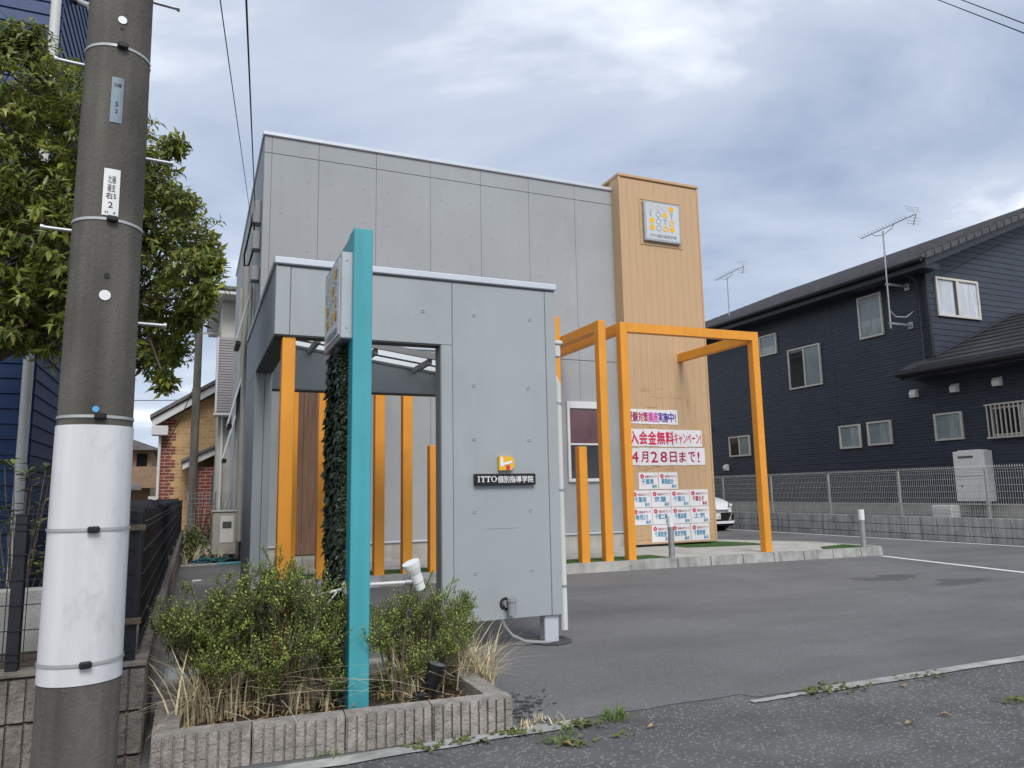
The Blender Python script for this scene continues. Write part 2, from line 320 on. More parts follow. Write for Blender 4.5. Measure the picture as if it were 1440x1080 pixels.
# ------------------------------------------------------------------ ground
def sheet(name, pts, z, m):
    b = MB(); b.add([(p[0], p[1], z) for p in pts], [tuple(range(len(pts)))]); return b.build(name, m)
struct(sheet('ground', [(-600, -600), (600, -600), (600, 600), (-600, 600)], -0.02, 'soil_ground'))
def wob(x0, y0, x1, y1, n, a, seed):
    o = []
    for i in range(n + 1):
        t = i / n; k = noise.noise(Vector((t * n * .45, seed, 0))) + .5 * noise.noise(Vector((t * n * 1.3, seed, 4)))
        o.append((x0 + (x1 - x0) * t, y0 + (y1 - y0) * t + k * a))
    return o
struct(sheet('road', [(-40, -30), (60, -30), (60, 3.95), (-40, 3.95)], -0.003, 'road_asphalt'))
lot_front = wob(-0.3, 3.66, 3.0, 3.70, 26, 0.03, 1.2) + wob(3.05, 3.60, 14.6, 3.58, 40, 0.02, 3.1)
struct(sheet('car_park', lot_front + [(14.65, 60), (0.9, 60), (0.9, 14.6), (-0.25, 14.6)], 0.0, 'lot_asphalt'))
# flush concrete edging, shown in two stretches
def edging(x0, x1, y0, y1, wd, seed, nm='edging'):
    up = wob(x0, y0 + wd, x1, y1 + wd, 24, 0.012, seed); dn = wob(x0, y0, x1, y1, 24, 0.02, seed + 5)
    return struct(sheet(nm, dn + up[::-1], 0.004, 'kerb_concrete'))
edging(-0.6, 1.95, 3.55, 3.58, 0.11, 2.0); edging(2.95, 3.5, 3.50, 3.51, 0.05, 7.0); edging(3.5, 12.6, 3.49, 3.44, 0.10, 9.0)
pt = [(3.06 * 0 + 2.71 + math.cos(a) * (.17 + .035 * noise.noise(Vector((math.cos(a) * 2, math.sin(a) * 2, 3)))), 5.63 + math.sin(a) * (.2 + .03 * noise.noise(Vector((math.cos(a) * 2, math.sin(a) * 2, 9))))) for a in [k * math.pi / 18 for k in range(36)]]
struct(sheet('asphalt_patch', pt, 0.006, 'patch_asphalt'))
def frac(t, sd_): c_, q_ = math.cos(t), math.sin(t); return 1 + .55 * noise.noise(Vector((c_ * 2, q_ * 2, sd_))) + .45 * noise.noise(Vector((c_ * 5, q_ * 5, sd_ + 9))) + .3 * noise.noise(Vector((c_ * 13, q_ * 13, sd_ + 3)))
def damp_patch(centre, sx, sy):      # irregular damp stain soaked into the car park asphalt
    t = M('lot_asphalt').node_tree; bs_ = t.nodes['Principled BSDF']; src = bs_.inputs['Base Color'].links[0].from_socket
    g_ = t.nodes.new('ShaderNodeNewGeometry'); sb_ = t.nodes.new('ShaderNodeVectorMath'); sb_.operation = 'SUBTRACT'; sb_.inputs[1].default_value = centre; t.links.new(g_.outputs['Position'], sb_.inputs[0])
    ml = t.nodes.new('ShaderNodeVectorMath'); ml.operation = 'MULTIPLY'; ml.inputs[1].default_value = (1 / sx, 1 / sy, 1); t.links.new(sb_.outputs[0], ml.inputs[0])
    ln = t.nodes.new('ShaderNodeVectorMath'); ln.operation = 'LENGTH'; t.links.new(ml.outputs[0], ln.inputs[0])
    nz = t.nodes.new('ShaderNodeTexNoise'); nz.inputs['Scale'].default_value = 2.6; nz.inputs['Detail'].default_value = 7; nz.inputs['Roughness'].default_value = .6; t.links.new(g_.outputs['Position'], nz.inputs['Vector'])
    ma = t.nodes.new('ShaderNodeMath'); ma.operation = 'MULTIPLY_ADD'; ma.inputs[1].default_value = -.42; t.links.new(ln.outputs['Value'], ma.inputs[0]); t.links.new(nz.outputs[0], ma.inputs[2])
    mr = t.nodes.new('ShaderNodeMapRange'); mr.inputs[1].default_value = .225; mr.inputs[2].default_value = .255; mr.inputs[3].default_value = 0; mr.inputs[4].default_value = .6; t.links.new(ma.outputs[0], mr.inputs[0])
    mx_ = t.nodes.new('ShaderNodeMix'); mx_.data_type = 'RGBA'; t.links.new(mr.outputs[0], mx_.inputs[0]); t.links.new(src, mx_.inputs[6]); mx_.inputs[7].default_value = (.07, .07, .073, 1); t.links.new(mx_.outputs[2], bs_.inputs['Base Color'])
pa, pb = gnd(1255, 812), gnd(1360, 817); damp_patch(pa, .75, .42); damp_patch(pb, .7, .42)
cr_ = MB(); rc = random.Random(31)
for k in range(150):
    u, v = (rc.gauss(742, 14), rc.gauss(990, 7)) if k < 105 else (rc.gauss(725, 8), rc.gauss(1008, 5)); c = gnd(u, v, .004); q = rc.uniform(.004, .016); n_ = 6
    top = [c + Vector((math.cos(i * 1.05 + k) * q * rc.uniform(.6, 1.3), math.sin(i * 1.05 + k) * q * rc.uniform(.5, 1.0), rc.uniform(0, .004))) for i in range(n_)]
    cr_.add(top, [tuple(range(n_))])
o_ = cr_.build('asphalt_crumbs', 'patch_asphalt'); o_['kind'] = 'stuff'; o_['label'] = 'dark crumbled asphalt bits beside the planter corner'; o_['category'] = 'rubble'
# painted lines
def line(p, q, wd):
    p = Vector(p); q = Vector(q); d = (q - p).normalized(); s = Vector((-d.y, d.x)) * wd / 2
    struct(sheet('painted_line', [p - s, q - s, q + s, p + s], 0.004, 'line_paint'))
line((14.45, 6.0), (14.45, 40), 0.12)
line((10.84, 9.42), (9.95, 4.9), 0.12)
# island with slab, turf and kerb stones
ZK = 0.14
def kerbY(x): return 9.88 - max(0, x - 5) * 0.055
isl = MB(); P = [(0.9, 10.0), (11.0, kerbY(11) + .12), (11.15, 11.2), (9.6, 13.8), (9.6, 15.5), (0.9, 15.5)]
isl.poly_prism([(x, y, -0.01) for x, y in P], (0, 0, ZK + 0.006)); island = struct(isl.build('pavement', 'concrete'))
def turf(pts):
    struct(sheet('artificial_turf', pts, ZK + 0.004, 'turf'))
turf([(1.0, 10.03), (6.9, 9.93), (6.9, 10.5), (1.0, 10.6)])
turf([(8.3, 11.45), (9.9, 11.15), (10.0, 11.6), (9.65, 12.6), (9.5, 12.6), (8.3, 11.9)])
turf([(9.9, 9.78), (10.95, 9.70), (10.95, 10.35), (10.2, 10.15)])
kerb = struct(MB().box(0.9, 9.99, -0.02, 0.905, 9.995, 0.02).build('kerb', 'kerb_concrete'))
x = 0.9
while x < 11.0:
    L = min(0.588, 11.02 - x); y0 = kerbY(x)
    b = MB(); b.add([(x, kerbY(x), -.02), (x + L, kerbY(x + L), -.02), (x + L, kerbY(x + L) + .15, -.02), (x, kerbY(x) + .15, -.02),
                     (x, kerbY(x) + .018, ZK), (x + L, kerbY(x + L) + .018, ZK), (x + L, kerbY(x + L) + .15, ZK), (x, kerbY(x) + .15, ZK)],
                    [(0, 3, 2, 1), (4, 5, 6, 7), (0, 1, 5, 4), (1, 2, 6, 5), (2, 3, 7, 6), (3, 0, 4, 7)])
    o = b.build('kerb_stone', 'kerb_concrete', kerb); o.location.z = rnd.uniform(0, .006); x += 0.603
yy = kerbY(11) + .16
while yy < 11.2:
    MB().box(11.02, yy, -.02, 11.16, min(yy + .597, 11.25), ZK, .01).build('kerb_stone', 'kerb_concrete', kerb); yy += 0.603

# ------------------------------------------------------------------ main building
YB = 12.3; XL = 0.87; XR = 9.35; HT = 7.17
bl = thing('school_building', 'two storey grey panelled building with flat roof and tan tower', 'building', ((XL + XR) / 2, 16.5, 0))
MB().box(XL + .03, YB + .03, 0, XR, 21.0, HT - .02).build('core_wall', 'joint_mid', bl)
jx = [XL, .99, 1.76, 2.75, 3.735, 4.71, 5.69, 6.68, 7.66]
rows = [(.445, 3.655), (3.665, 6.87), (6.88, HT)]
for a, b_ in zip(jx[:-1], jx[1:]):
    for (z0, z1) in rows:
        MB().box(a + .0025, YB, z0, b_ - .0025, YB + .03, z1, .002).build('wall_panel', 'wall_panel', bl)
ys = YB + .034
while ys < 20.9:
    y2 = min(ys + .985, 21.0)
    for (z0, z1) in rows: MB().box(XL, ys + .004, z0, XL + .03, y2 - .004, z1, .003).build('wall_panel', 'wall_panel', bl)
    ys = y2
ties = MB()
for a, b_ in zip(jx[1:-1], jx[2:]):
    for z0, nz in ((.445, 5), (3.665, 5)):
        for k in range(nz):
            for fx in (.21, .79): ties.ring((a + (b_ - a) * fx, YB - .001, z0 + .33 + k * .62), (0, -1, 0), .008, .024, 10, .0035)
ties.build('form_tie_marks', 'wall_panel', bl, kind='stuff')
MB().box(XL - .02, YB - .03, .40, 7.6, YB + .02, .44, .006).build('base_flashing', 'cap_metal', bl)
MB().box(XL - .02, YB + .025, .40, XL + .02, 21.0, .44, .006).build('base_flashing', 'cap_metal', bl)
MB().box(XL + .01, YB + .005, 0, 9.3, YB + .025, .40).build('foundation', 'concrete', bl)
MB().box(XL + .01, YB + .03, 0, XL + .025, 21.0, .40).build('foundation', 'concrete', bl)
MB().box(XL - .03, YB - .035, HT, 7.6, YB + .12, HT + .07, .01).build('roof_cap', 'cap_metal', bl)
MB().box(XL - .03, YB + .125, HT, XL + .12, 21.03, HT + .07, .01).build('roof_cap', 'cap_metal', bl)
# entrance door of walnut boards
dr = MB().box(1.38, YB - .02, .27, 2.25, YB + .01, 3.0).build('door', 'walnut', bl)
for k in range(4): MB().box(1.385 + k * .215, YB - .035, .28, 1.385 + k * .215 + .21, YB - .018, 2.99, .003).build('door_board', 'walnut', dr)
MB().box(1.30, YB - .045, .27, 1.375, YB - .01, 3.08).build('door_frame', 'joint_dark', dr)
MB().box(2.255, YB - .045, .27, 2.33, YB - .01, 3.08).build('door_frame', 'joint_dark', dr)
MB().tube([(2.16, YB - .09, 1.0), (2.16, YB - .09, 1.7)], .012).build('door_handle', 'galv', dr)
MB().box(1.2, 11.7, ZK - .01, 2.45, YB - .001, .262, .01).build('doorstep', 'concrete', bl)
# front window
wn = MB().box(6.40, YB - .012, 1.42, 7.10, YB - .004, 2.83).build('window', 'glass_dark', bl)
for bx in ((6.365, 1.36, 6.42, 2.86), (7.06, 1.36, 7.12, 2.86)): MB().box(bx[0], YB - .05, bx[1], bx[2], YB - .005, bx[3], .006).build('window_frame', 'aluminium', wn)
for bx in ((6.4205, 1.36, 7.0595, 1.42), (6.4205, 2.73, 7.0595, 2.86)): MB().box(bx[0], YB - .052, bx[1], bx[2], YB - .005, bx[3], .006).build('window_frame', 'aluminium', wn)
MB().box(6.4205, YB - .04, 2.04, 7.0595, YB - .013, 2.075, .004).build('transom', 'aluminium', wn)
MB().box(6.43, YB - .018, 2.076, 7.05, YB - .0135, 2.715).build('red_pane', 'blind_reflection_red', wn)  # reddish blind and reflection in the upper sash, both put into the pane colour
# left side wall fittings
for (y, r) in ((14.6, .035), (15.3, .02), (13.5, .02), (16.4, .045)):
    p = MB().tube([(XL - .07, y, .4), (XL - .07, y, 6.2 if r < .03 else 5.6)], r, 10).build('downpipe', 'appliance_beige', bl, True)
for (y, z0, z1) in ((13.6, 3.85, 5.0), (15.9, 2.6, 3.7), (18.0, 2.0, 3.1)):
    wd = MB().box(XL - .03, y, z0, XL - .004, y + .62, z1, .004).build('side_window', 'aluminium', bl)
    MB().add([(XL - .035, y + .02, z1 - .03), (XL - .035, y + .60, z1 - .03), (XL - .28, y + .60, z0 + .08), (XL - .28, y + .02, z0 + .08),
              (XL - .015, y + .02, z1 - .03), (XL - .015, y + .60, z1 - .03), (XL - .26, y + .60, z0 + .06), (XL - .26, y + .02, z0 + .06)],
             [(0, 1, 2, 3), (4, 7, 6, 5), (0, 4, 5, 1), (1, 5, 6, 2), (2, 6, 7, 3), (3, 7, 4, 0)]).build('sash', 'glass_frost', wd)
    for yo in (y + .01, y + .61): MB().tube([(XL - .03, yo, z1 - .03), (XL - .275, yo, z0 + .07)], .016, 6).build('sash_rail', 'aluminium', wd)
    MB().box(XL - .29, y, z0 - .02, XL - .2, y + .62, z0 + .06, .01).build('sash_rail', 'black', wd)
for (z0, z1, y) in ((5.75, 6.15, 12.62), (5.28, 5.6, 12.58), (4.75, 5.0, 12.6)):
    MB().box(XL - .13, y, z0, XL - .003, y + .22, z1, .012).build('meter_box', 'pvc_grey', bl)
# tower
YT = 12.02; TX0, TX1, TZ0, TZ1 = 7.53, 9.45, .19, 7.42
tw = MB().box(TX0 + .04, YT + .025, TZ0, TX1 - .04, 14.2, TZ1 - .02).build('tower', 'tan_board', bl)
MB().box(TX0, YT - .012, TZ0 - .01, TX0 + .04, YT + .33, TZ1 - .03, .004).build('corner_trim', 'tan_board', tw)
MB().box(TX1 - .04, YT - .012, TZ0 - .01, TX1, 14.2, TZ1 - .03, .004).build('corner_trim', 'tan_board', tw)
nb = 12; bw = (TX1 - TX0 - .08) / nb; ref = None
for k in range(nb):
    xx = TX0 + .04 + k * bw
    MB().box(xx + .001, YT, TZ0 + .07, xx + bw - .001, YT + .024, TZ1 - .06, .0012).build('board', 'tan_board', tw)
MB().box(TX0 + .041, YT - .008, TZ0 - .01, TX1 - .041, YT + .024, TZ0 + .065, .004).build('base_trim', 'tan_board', tw)
MB().box(TX0 - .012, YT - .024, TZ1 - .028, TX1 + .012, 14.23, TZ1 + .03, .006).build('tower_cap', 'tan_board', tw)
marks = MB()                     # tape residue left by earlier posters
for k in range(48):
    xx = rnd.uniform(7.6, 9.35); zz = rnd.choice([.62, 1.56, 1.62, 2.38, 2.78, 2.95, 3.1, .35, 2.02]) + rnd.uniform(-.03, .03)
    if rnd.random() < .65: marks.box(xx, YT - .0035, zz, min(xx + rnd.uniform(.05, .3), 9.39), YT - .0015, zz + .004)
    else: marks.box(xx, YT - .0035, zz, xx + .004, YT - .0015, zz + rnd.uniform(.05, .25))
marks.build('tape_marks', 'tape_mark', tw, kind='stuff')
# logo sign on the tower
def logo(parent, x0, z0, s, plane, face, sgn):
    """4x4 dots with the letters between, s = width of the square"""
    nrm = (0, -1, 0) if face == '-Y' else (-1, 0, 0)
    def P(u, v, d): return (x0 + u * s, plane - d, z0 + v * s) if face == '-Y' else (plane - d, x0 - u * s, z0 + v * s)
    pat = ['pppY', 'IgYT', 'YgTr', 'YgrY']
    for r in range(4):
        for c_ in range(4):
            k = pat[r][c_]; u = .17 + c_ * .205; v = .86 - r * .185; ctr = P(u, v, .004)
            if k == 'Y': MB().disc(ctr, nrm, s * .078).build('dot', 'yellow', parent)
            elif k == 'p': MB().ring(ctr, nrm, s * .058, s * .078, 20).build('dot', 'pale_ring', parent)
            elif k == 'g': MB().ring(ctr, nrm, s * .062, s * .078, 20).build('dot', 'grey_print', parent)
            elif k == 'r': MB().ring(ctr, nrm, s * .045, s * .08, 20).build('dot', 'yellow', parent)
            else:
                t_ = P(u - .05, v - .07, .004); textmesh(k, 'grey_print', parent, t_[0] if face == '-Y' else t_[1], t_[2], s * (.10 if k == 'T' else .03), s * .14, plane - .004, face, .02)
    t_ = P(.09, .045, .004)
    textmesh('ITTO個別指導学院', 'grey_print', parent, t_[0] if face == '-Y' else t_[1], t_[2], s * .82, s * .095, plane - .004, face, .012)
sg = thing('logo_sign', 'square white sign with yellow dots high on tan tower', 'sign', (8.49, YT, 6.1))
MB().box(8.06, YT - .075, 6.10, 8.92, YT + .001, 6.93, .01).build('frame', 'sign_frame', sg)
MB().box(8.10, YT - .08, 6.14, 8.88, YT - .074, 6.89).build('face', 'sign_face', sg)
logo(sg, 8.10, 6.145, .77, YT - .08, '-Y', 1)
for bx in ((7.99, 6.03, 8.99, 6.06), (7.99, 6.97, 8.99, 7.0)): MB().box(bx[0], YT - .014, bx[1], bx[2], YT - .001, bx[3]).build('trim', 'tan_board', sg)
for bx in ((7.99, 6.061, 8.02, 6.969), (8.96, 6.061, 8.99, 6.969)): MB().box(bx[0], YT - .014, bx[1], bx[2], YT - .001, bx[3]).build('trim', 'tan_board', sg)

# ------------------------------------------------------------------ posters on the tower
PY = YT - .006
def banner(name, label, x0, x1, z0, z1, n, chars, inks):
    t = thing(name, label, 'banner', (x0, PY, z0), group=None); wd = (x1 - x0) / n
    for k in range(n): MB().box(x0 + k * wd + .002, PY - .002 - .001 * (k % 2), z0 + rnd.uniform(-.006, .006), x0 + (k + 1) * wd - .002, PY + .003, z1 + rnd.uniform(-.006, .006)).build('sheet', 'paper', t)
    return t, wd
t, wd = banner('paper_banner', 'white paper banner 受験対策講座実施中 in maroon to indigo letters', 7.02 + .5, 8.66, 2.44, 2.72, 5, 0, 0)
for k, (cc, ink) in enumerate([('受験', 'ink_maroon'), ('対策', 'ink_crimson'), ('講座', 'ink_pink'), ('実施', 'ink_indigo'), ('中!', 'ink_indigo')]):
    textmesh(cc, ink, t, 7.53 + k * .228, 2.48, .215 if k < 4 else .17, .19, PY - .005, bold=.03)
t, wd = banner('paper_banner', 'white paper banner 入会金無料キャンペーン in large red letters', 7.52, 9.21, 2.01, 2.34, 5, 0, 0)
for k, cc in enumerate('入会金無料'): textmesh(cc, 'ink_red', t, 7.56 + k * .2, 2.05, .18, .25, PY - .005, bold=.035)
textmesh('キャンペーン!', 'ink_red', t, 8.56, 2.06, .62, .21, PY - .005, bold=.02)
t, wd = banner('paper_banner', 'white paper banner 4月28日まで in dark crimson letters', 7.52, 9.26, 1.65, 1.98, 8, 0, 0)
for k, cc in enumerate('4月28日まで!'): textmesh(cc, 'ink_crimson', t, 7.57 + k * .2165, 1.71, .15 if cc not in '!' else .04, .2, PY - .005, bold=.03)
names = {(0, 0): ('千葉東', 7.71, 1.20), (0, 1): ('幕張総合', 8.155, 1.20)}
for c_, n_ in enumerate(['千葉南', '京葉', '千葉北', '千葉女子']): names[(1, c_)] = (n_, 7.53 + c_ * .44, .865)
for c_, n_ in enumerate(['検見川', '千葉工業', '千葉商業', '土気']): names[(2, c_)] = (n_, 7.54 + c_ * .44, .54)
for c_, n_ in enumerate(['千葉敬愛', '東京学館', '千葉明徳']): names[(3, c_)] = (n_, 7.95 + c_ * .445, .215)
plab = {(0, 0): 'white school poster of the top pair, nearer the orange posts, blue lettering', (0, 1): 'white school poster of the top pair, farther from the orange posts, blue lettering',
        (1, 0): 'white school poster, second row, half hidden by orange pergola post', (1, 1): 'white school poster, second row, next to the half hidden one', (1, 2): 'white school poster, second row, next to the red lettered poster', (1, 3): 'white school poster with red lettering instead of blue',
        (2, 0): 'white school poster, third row, half hidden by orange pergola post', (2, 1): 'white school poster, third row, directly above the cap of the bollard', (2, 2): 'white school poster, third row, just past the bollard cap', (2, 3): 'white school poster, third row, two large characters, below red lettered poster',
        (3, 0): 'white school poster, bottom row, behind the bollard tube', (3, 1): 'white school poster in the middle of the bottom row', (3, 2): 'white school poster, bottom row, at the tower corner'}
for (r, c_), (n_, px, pz) in names.items():
    wdt, hgt = .43, .315
    red = n_ == '千葉女子'
    t = thing('school_poster', plab[(r, c_)], 'poster', (px, PY, pz), group='congratulation posters on the tower')
    MB().box(px, PY - .003 - .0008 * ((r + c_) % 2), pz, px + wdt, PY + .003, pz + hgt).build('sheet', 'paper', t)
    pl = PY - .0055
    fl = MB()
    for k in range(5):
        a = math.pi / 2 + k * 2 * math.pi / 5; fl.disc((px + .075 + math.cos(a) * .028, pl, pz + .245 + math.sin(a) * .028), (0, -1, 0), .019, 8)
    fl.build('flower', 'ink_red', t)
    textmesh('合格おめでとう!', 'ink_maroon', t, px + .135, pz + .215, .27, .05, pl, bold=.02)
    textmesh(n_, 'ink_crimson' if red else 'ink_blue', t, px + .06, pz + .095, .27, .10, pl, bold=.03)
    textmesh('高校', 'ink_crimson' if red else 'ink_blue', t, px + .29, pz + .02, .11, .065, pl, bold=.025)

# ------------------------------------------------------------------ orange frames
PW = .135
def opost(x, z1, parent, y=9.93): return MB().box(x, y, ZK - .01, x + PW, y + PW, z1, .006).build('post', 'orange', parent)
PZ = 3.85
tall = [(1.09, 'half hidden by the porch corner post'), (1.485, 'in front of the walnut door'), (1.87, 'hidden behind the ivy of the teal pylon'), (2.235, 'just beside the teal pylon, seen through the porch'), (2.62, 'seen through the porch next to a short post'), (4.935, 'rising behind the white downpipe'), (5.745, 'between short post and wide frame')]
for x, lb in tall:
    t = thing('orange_pergola_post', 'tall orange post with beam to wall, ' + lb, 'post', (x + PW / 2, 9.997, ZK), group='orange frames along the kerb')
    opost(x, PZ, t); MB().box(x + .004, 9.93 + PW + .001, PZ - .165, x + PW - .004, YB - .001, PZ - .003, .005).build('beam', 'orange', t)
for x, lb in ((3.0, 'short orange square post seen through the porch opening'), (5.34, 'short orange square post in front of the window')):
    b = MB(); b.box(x, 9.93, ZK - .01, x + PW, 9.93 + PW, 1.86, .006)
    tag(b.build('orange_post', 'orange'), lb, 'post', 'short orange posts')
t = thing('orange_pergola', 'wide orange pergola frame standing in front of the tan tower', 'pergola', (7.4, 9.9, ZK))
opost(6.145, PZ, t); opost(8.73, PZ, t, 9.86)
MB().add([(6.145 + PW + .001, 9.933, PZ - .15), (8.729, 9.863, PZ - .15), (8.729, 9.985, PZ - .15), (6.145 + PW + .001, 10.06, PZ - .15),
          (6.145 + PW + .001, 9.933, PZ - .003), (8.729, 9.863, PZ - .003), (8.729, 9.985, PZ - .003), (6.145 + PW + .001, 10.06, PZ - .003)],
         [(0, 3, 2, 1), (4, 5, 6, 7), (0, 1, 5, 4), (1, 2, 6, 5), (2, 3, 7, 6), (3, 0, 4, 7)]).build('beam', 'orange', t)
MB().box(6.149, 9.93 + PW + .001, PZ - .165, 6.145 + PW - .004, YB - .001, PZ - .003, .005).build('beam', 'orange', t)
MB().box(8.735, 9.86 + PW + .001, PZ - .165, 8.73 + PW - .006, YT - .001, PZ - .003, .005).build('beam', 'orange', t)
# bollards
for (u, v, lb) in ((945, 784, 'grey steel bollard with white cap before the school posters'), (1215, 770, 'grey steel bollard with white cap at the end of the kerb')):
    p = gnd(u, v, ZK); t = thing('bollard', lb, 'bollard', p, group='bollards on the kerb')
    MB().tube([(p.x, p.y, ZK - .01), (p.x, p.y, ZK + .47)], .048, 16).build('tube', 'galv', t, True)
    MB().tube([(p.x, p.y, ZK + .471), (p.x, p.y, ZK + .64), (p.x, p.y, ZK + .645)], [.05, .05, .05], 24).build('cap', 'white_paint', t)

# ------------------------------------------------------------------ entrance porch
FY, PX0, PX1, PZT, PZB = 5.54, .5, 2.785, 2.90, 2.37
po = thing('entrance_porch', 'grey panelled entrance porch with open side and hanging front panel', 'porch', (1.65, 7.0, 0))
TH = .14
def pp(name, x0, y0, z0, x1, y1, z1, m='porch_panel', ch=.004, parent=po): return MB().box(x0, y0, z0, x1, y1, z1, ch).build(name, m, parent)
pp('corner_trim', PX0, FY, PZB, .605, FY + TH, PZT)
pp('header_panel', .608, FY + .002, PZB, 1.862, FY + TH, PZT)
pp('front_panel', 1.865, FY + .002, .215, 2.69, FY + TH, PZT)
pp('corner_trim', 1.77, FY, .213, 1.862, FY + TH, PZB - .002)
pp('corner_trim', 2.693, FY, .213, PX1, FY + TH, PZT)
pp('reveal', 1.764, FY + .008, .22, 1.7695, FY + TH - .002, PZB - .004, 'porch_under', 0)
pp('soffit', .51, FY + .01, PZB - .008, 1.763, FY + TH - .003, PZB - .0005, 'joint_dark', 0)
# left side wall: header and rear pier
yv = FY + TH + .003
while yv < 8.6:
    y2 = min(yv + .30, 8.62); pp('side_panel', PX0, yv, PZB, PX0 + .03, y2 - .003, PZT); yv = y2
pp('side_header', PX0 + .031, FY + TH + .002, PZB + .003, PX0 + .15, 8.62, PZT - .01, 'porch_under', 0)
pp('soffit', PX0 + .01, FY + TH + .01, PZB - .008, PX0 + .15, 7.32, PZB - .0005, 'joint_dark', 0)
pp('rear_pier', PX0, 7.33, 0, PX0 + .085, 8.62, PZB - .0005)
pp('rear_pier', PX0 + .088, 7.332, 0, PX0 + .155, 8.62, PZB - .0005)
# rear header
pp('rear_header', PX0 + .156, 8.45, PZB, 1.72, 8.62, PZT, 'porch_panel'); pp('rear_header', 1.724, 8.45, PZB, PX1, 8.62, PZT, 'porch_panel')
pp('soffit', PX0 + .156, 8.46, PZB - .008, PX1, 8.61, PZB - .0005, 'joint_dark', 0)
pp('right_header', PX1 - .13, FY + TH + .003, PZB, PX1 - .003, 8.449, PZT, 'porch_panel')
# caps
pp('cap', PX0 - .015, FY - .02, PZT, PX1 + .015, FY + TH + .02, PZT + .055, 'cap_metal', .008)
pp('cap', PX0 - .015, FY + TH + .021, PZT, PX0 + .17, 8.64, PZT + .055, 'cap_metal', .008)
pp('cap', PX0 + .171, 8.43, PZT, PX1 + .015, 8.64, PZT + .055, 'cap_metal', .008)
pp('cap_shadow_gap', PX0 + .01, FY - .0015, PZT - .014, PX1 - .01, FY + .01, PZT - .002, 'joint_dark', 0)
# polycarbonate roof sloping down to the right
def rz_(x): return 2.87 - .138 * (x - .99)
ry0, ry1 = 7.72, 8.448
b = MB(); b.add([(.66, ry0, rz_(.66)), (2.65, ry0, rz_(2.65)), (2.65, ry1, rz_(2.65)), (.66, ry1, rz_(.66)), (.66, ry0, rz_(.66) + .006), (2.65, ry0, rz_(2.65) + .006), (2.65, ry1, rz_(2.65) + .006), (.66, ry1, rz_(.66) + .006)], [(0, 3, 2, 1), (4, 5, 6, 7), (0, 1, 5, 4), (1, 2, 6, 5), (2, 3, 7, 6), (3, 0, 4, 7)])
b.build('roof_sheet', 'polycarbonate', po)
def sbar(name, y0, y1, dz0, dz1, m):
    MB().add([(.66, y0, rz_(.66) + dz0), (2.65, y0, rz_(2.65) + dz0), (2.65, y1, rz_(2.65) + dz0), (.66, y1, rz_(.66) + dz0), (.66, y0, rz_(.66) + dz1), (2.65, y0, rz_(2.65) + dz1), (2.65, y1, rz_(2.65) + dz1), (.66, y1, rz_(.66) + dz1)], [(0, 3, 2, 1), (4, 5, 6, 7), (0, 1, 5, 4), (1, 2, 6, 5), (2, 3, 7, 6), (3, 0, 4, 7)]).build(name, m, po)
sbar('roof_beam', ry0 - .04, ry0 - .001, -.03, .04, 'porch_under'); sbar('purlin', 8.1, 8.115, -.02, -.001, 'joint_dark'); sbar('purlin', 8.43, 8.4495, -.03, -.001, 'porch_under')
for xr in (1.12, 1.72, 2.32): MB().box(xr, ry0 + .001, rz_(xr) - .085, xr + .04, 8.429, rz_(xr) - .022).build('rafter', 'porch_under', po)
# post below the hanging panel
b = MB().box(2.635, FY + .03, -.01, 2.76, FY + .125, .2145, .005); b.build('steel_post', 'cap_metal', po)
tm = MB()
for (x, z) in [(1.0, 2.63), (1.62, 2.63), (2.05, 2.63), (2.55, 2.63), (2.04, 2.05), (2.52, 2.05), (2.04, 1.62), (2.52, 1.62), (2.04, 1.05), (2.52, 1.05), (2.04, .58), (2.52, .58)]:
    tm.ring((x, FY + .0012, z), (0, -1, 0), .006, .017, 12, .005)
for x in (.56, .67, .85, 1.05, 1.3, 1.5, 1.75): tm.disc((x, FY + .0008, 2.43), (0, -1, 0), .004, 6)
for z in (.3, .6, .9, 1.2, 1.5, 1.8, 2.1):
    for x in (1.81, 1.9, 2.66, 2.73): tm.disc((x, FY - .0008, z), (0, -1, 0), .004, 6)
tm.build('form_tie_marks', 'porch_panel', po, kind='stuff')
sq = MB().box(2.13, FY - .0005, .915, 2.41, FY + .0012, .918)
sq.build('scratch_mark', 'sign_frame', po, kind='stuff')
# orange corner post of the porch
tag(MB().box(.56, FY + .02, 0, .655, FY + .13, PZB - .0085, .005).build('porch_post', 'orange'), 'orange square post carrying the front left corner of the porch', 'post')
# conduit elbow and hose
t = thing('conduit_outlet', 'grey conduit elbow low on the porch front panel', 'conduit', (2.3, FY, .3))
MB().ring((2.285, FY - .001, .335), (0, -1, 0), .03, .05, 20, .012).build('rim', 'black_rubber', t, True)
MB().tube([(2.285, FY + .01, .335), (2.29, FY - .03, .335)], .028, 12).build('socket', 'pvc_grey', t, True)
MB().tube([(2.315, FY - .06, .37), (2.315, FY - .06, .255)], .032, 14).build('pipe', 'pvc_grey', t, True)
MB().tube([(2.315, FY - .06, .385), (2.315, FY - .06, .355)], .038, 14).build('collar', 'pvc_grey', t, True)
hp = [Vector((2.27, FY + .03, .23)), Vector((2.28, FY + .02, .17)), Vector((2.34, FY + .01, .09)), Vector((2.45, FY + .0, .035)), Vector((2.60, FY + .0, .014)), Vector((2.68, FY + .02, .005))]
tag(MB().tube(hp, .013, 8).build('cable_hose', 'pvc_grey', smooth=True), 'grey flexible hose curving from porch panel to the asphalt', 'hose')
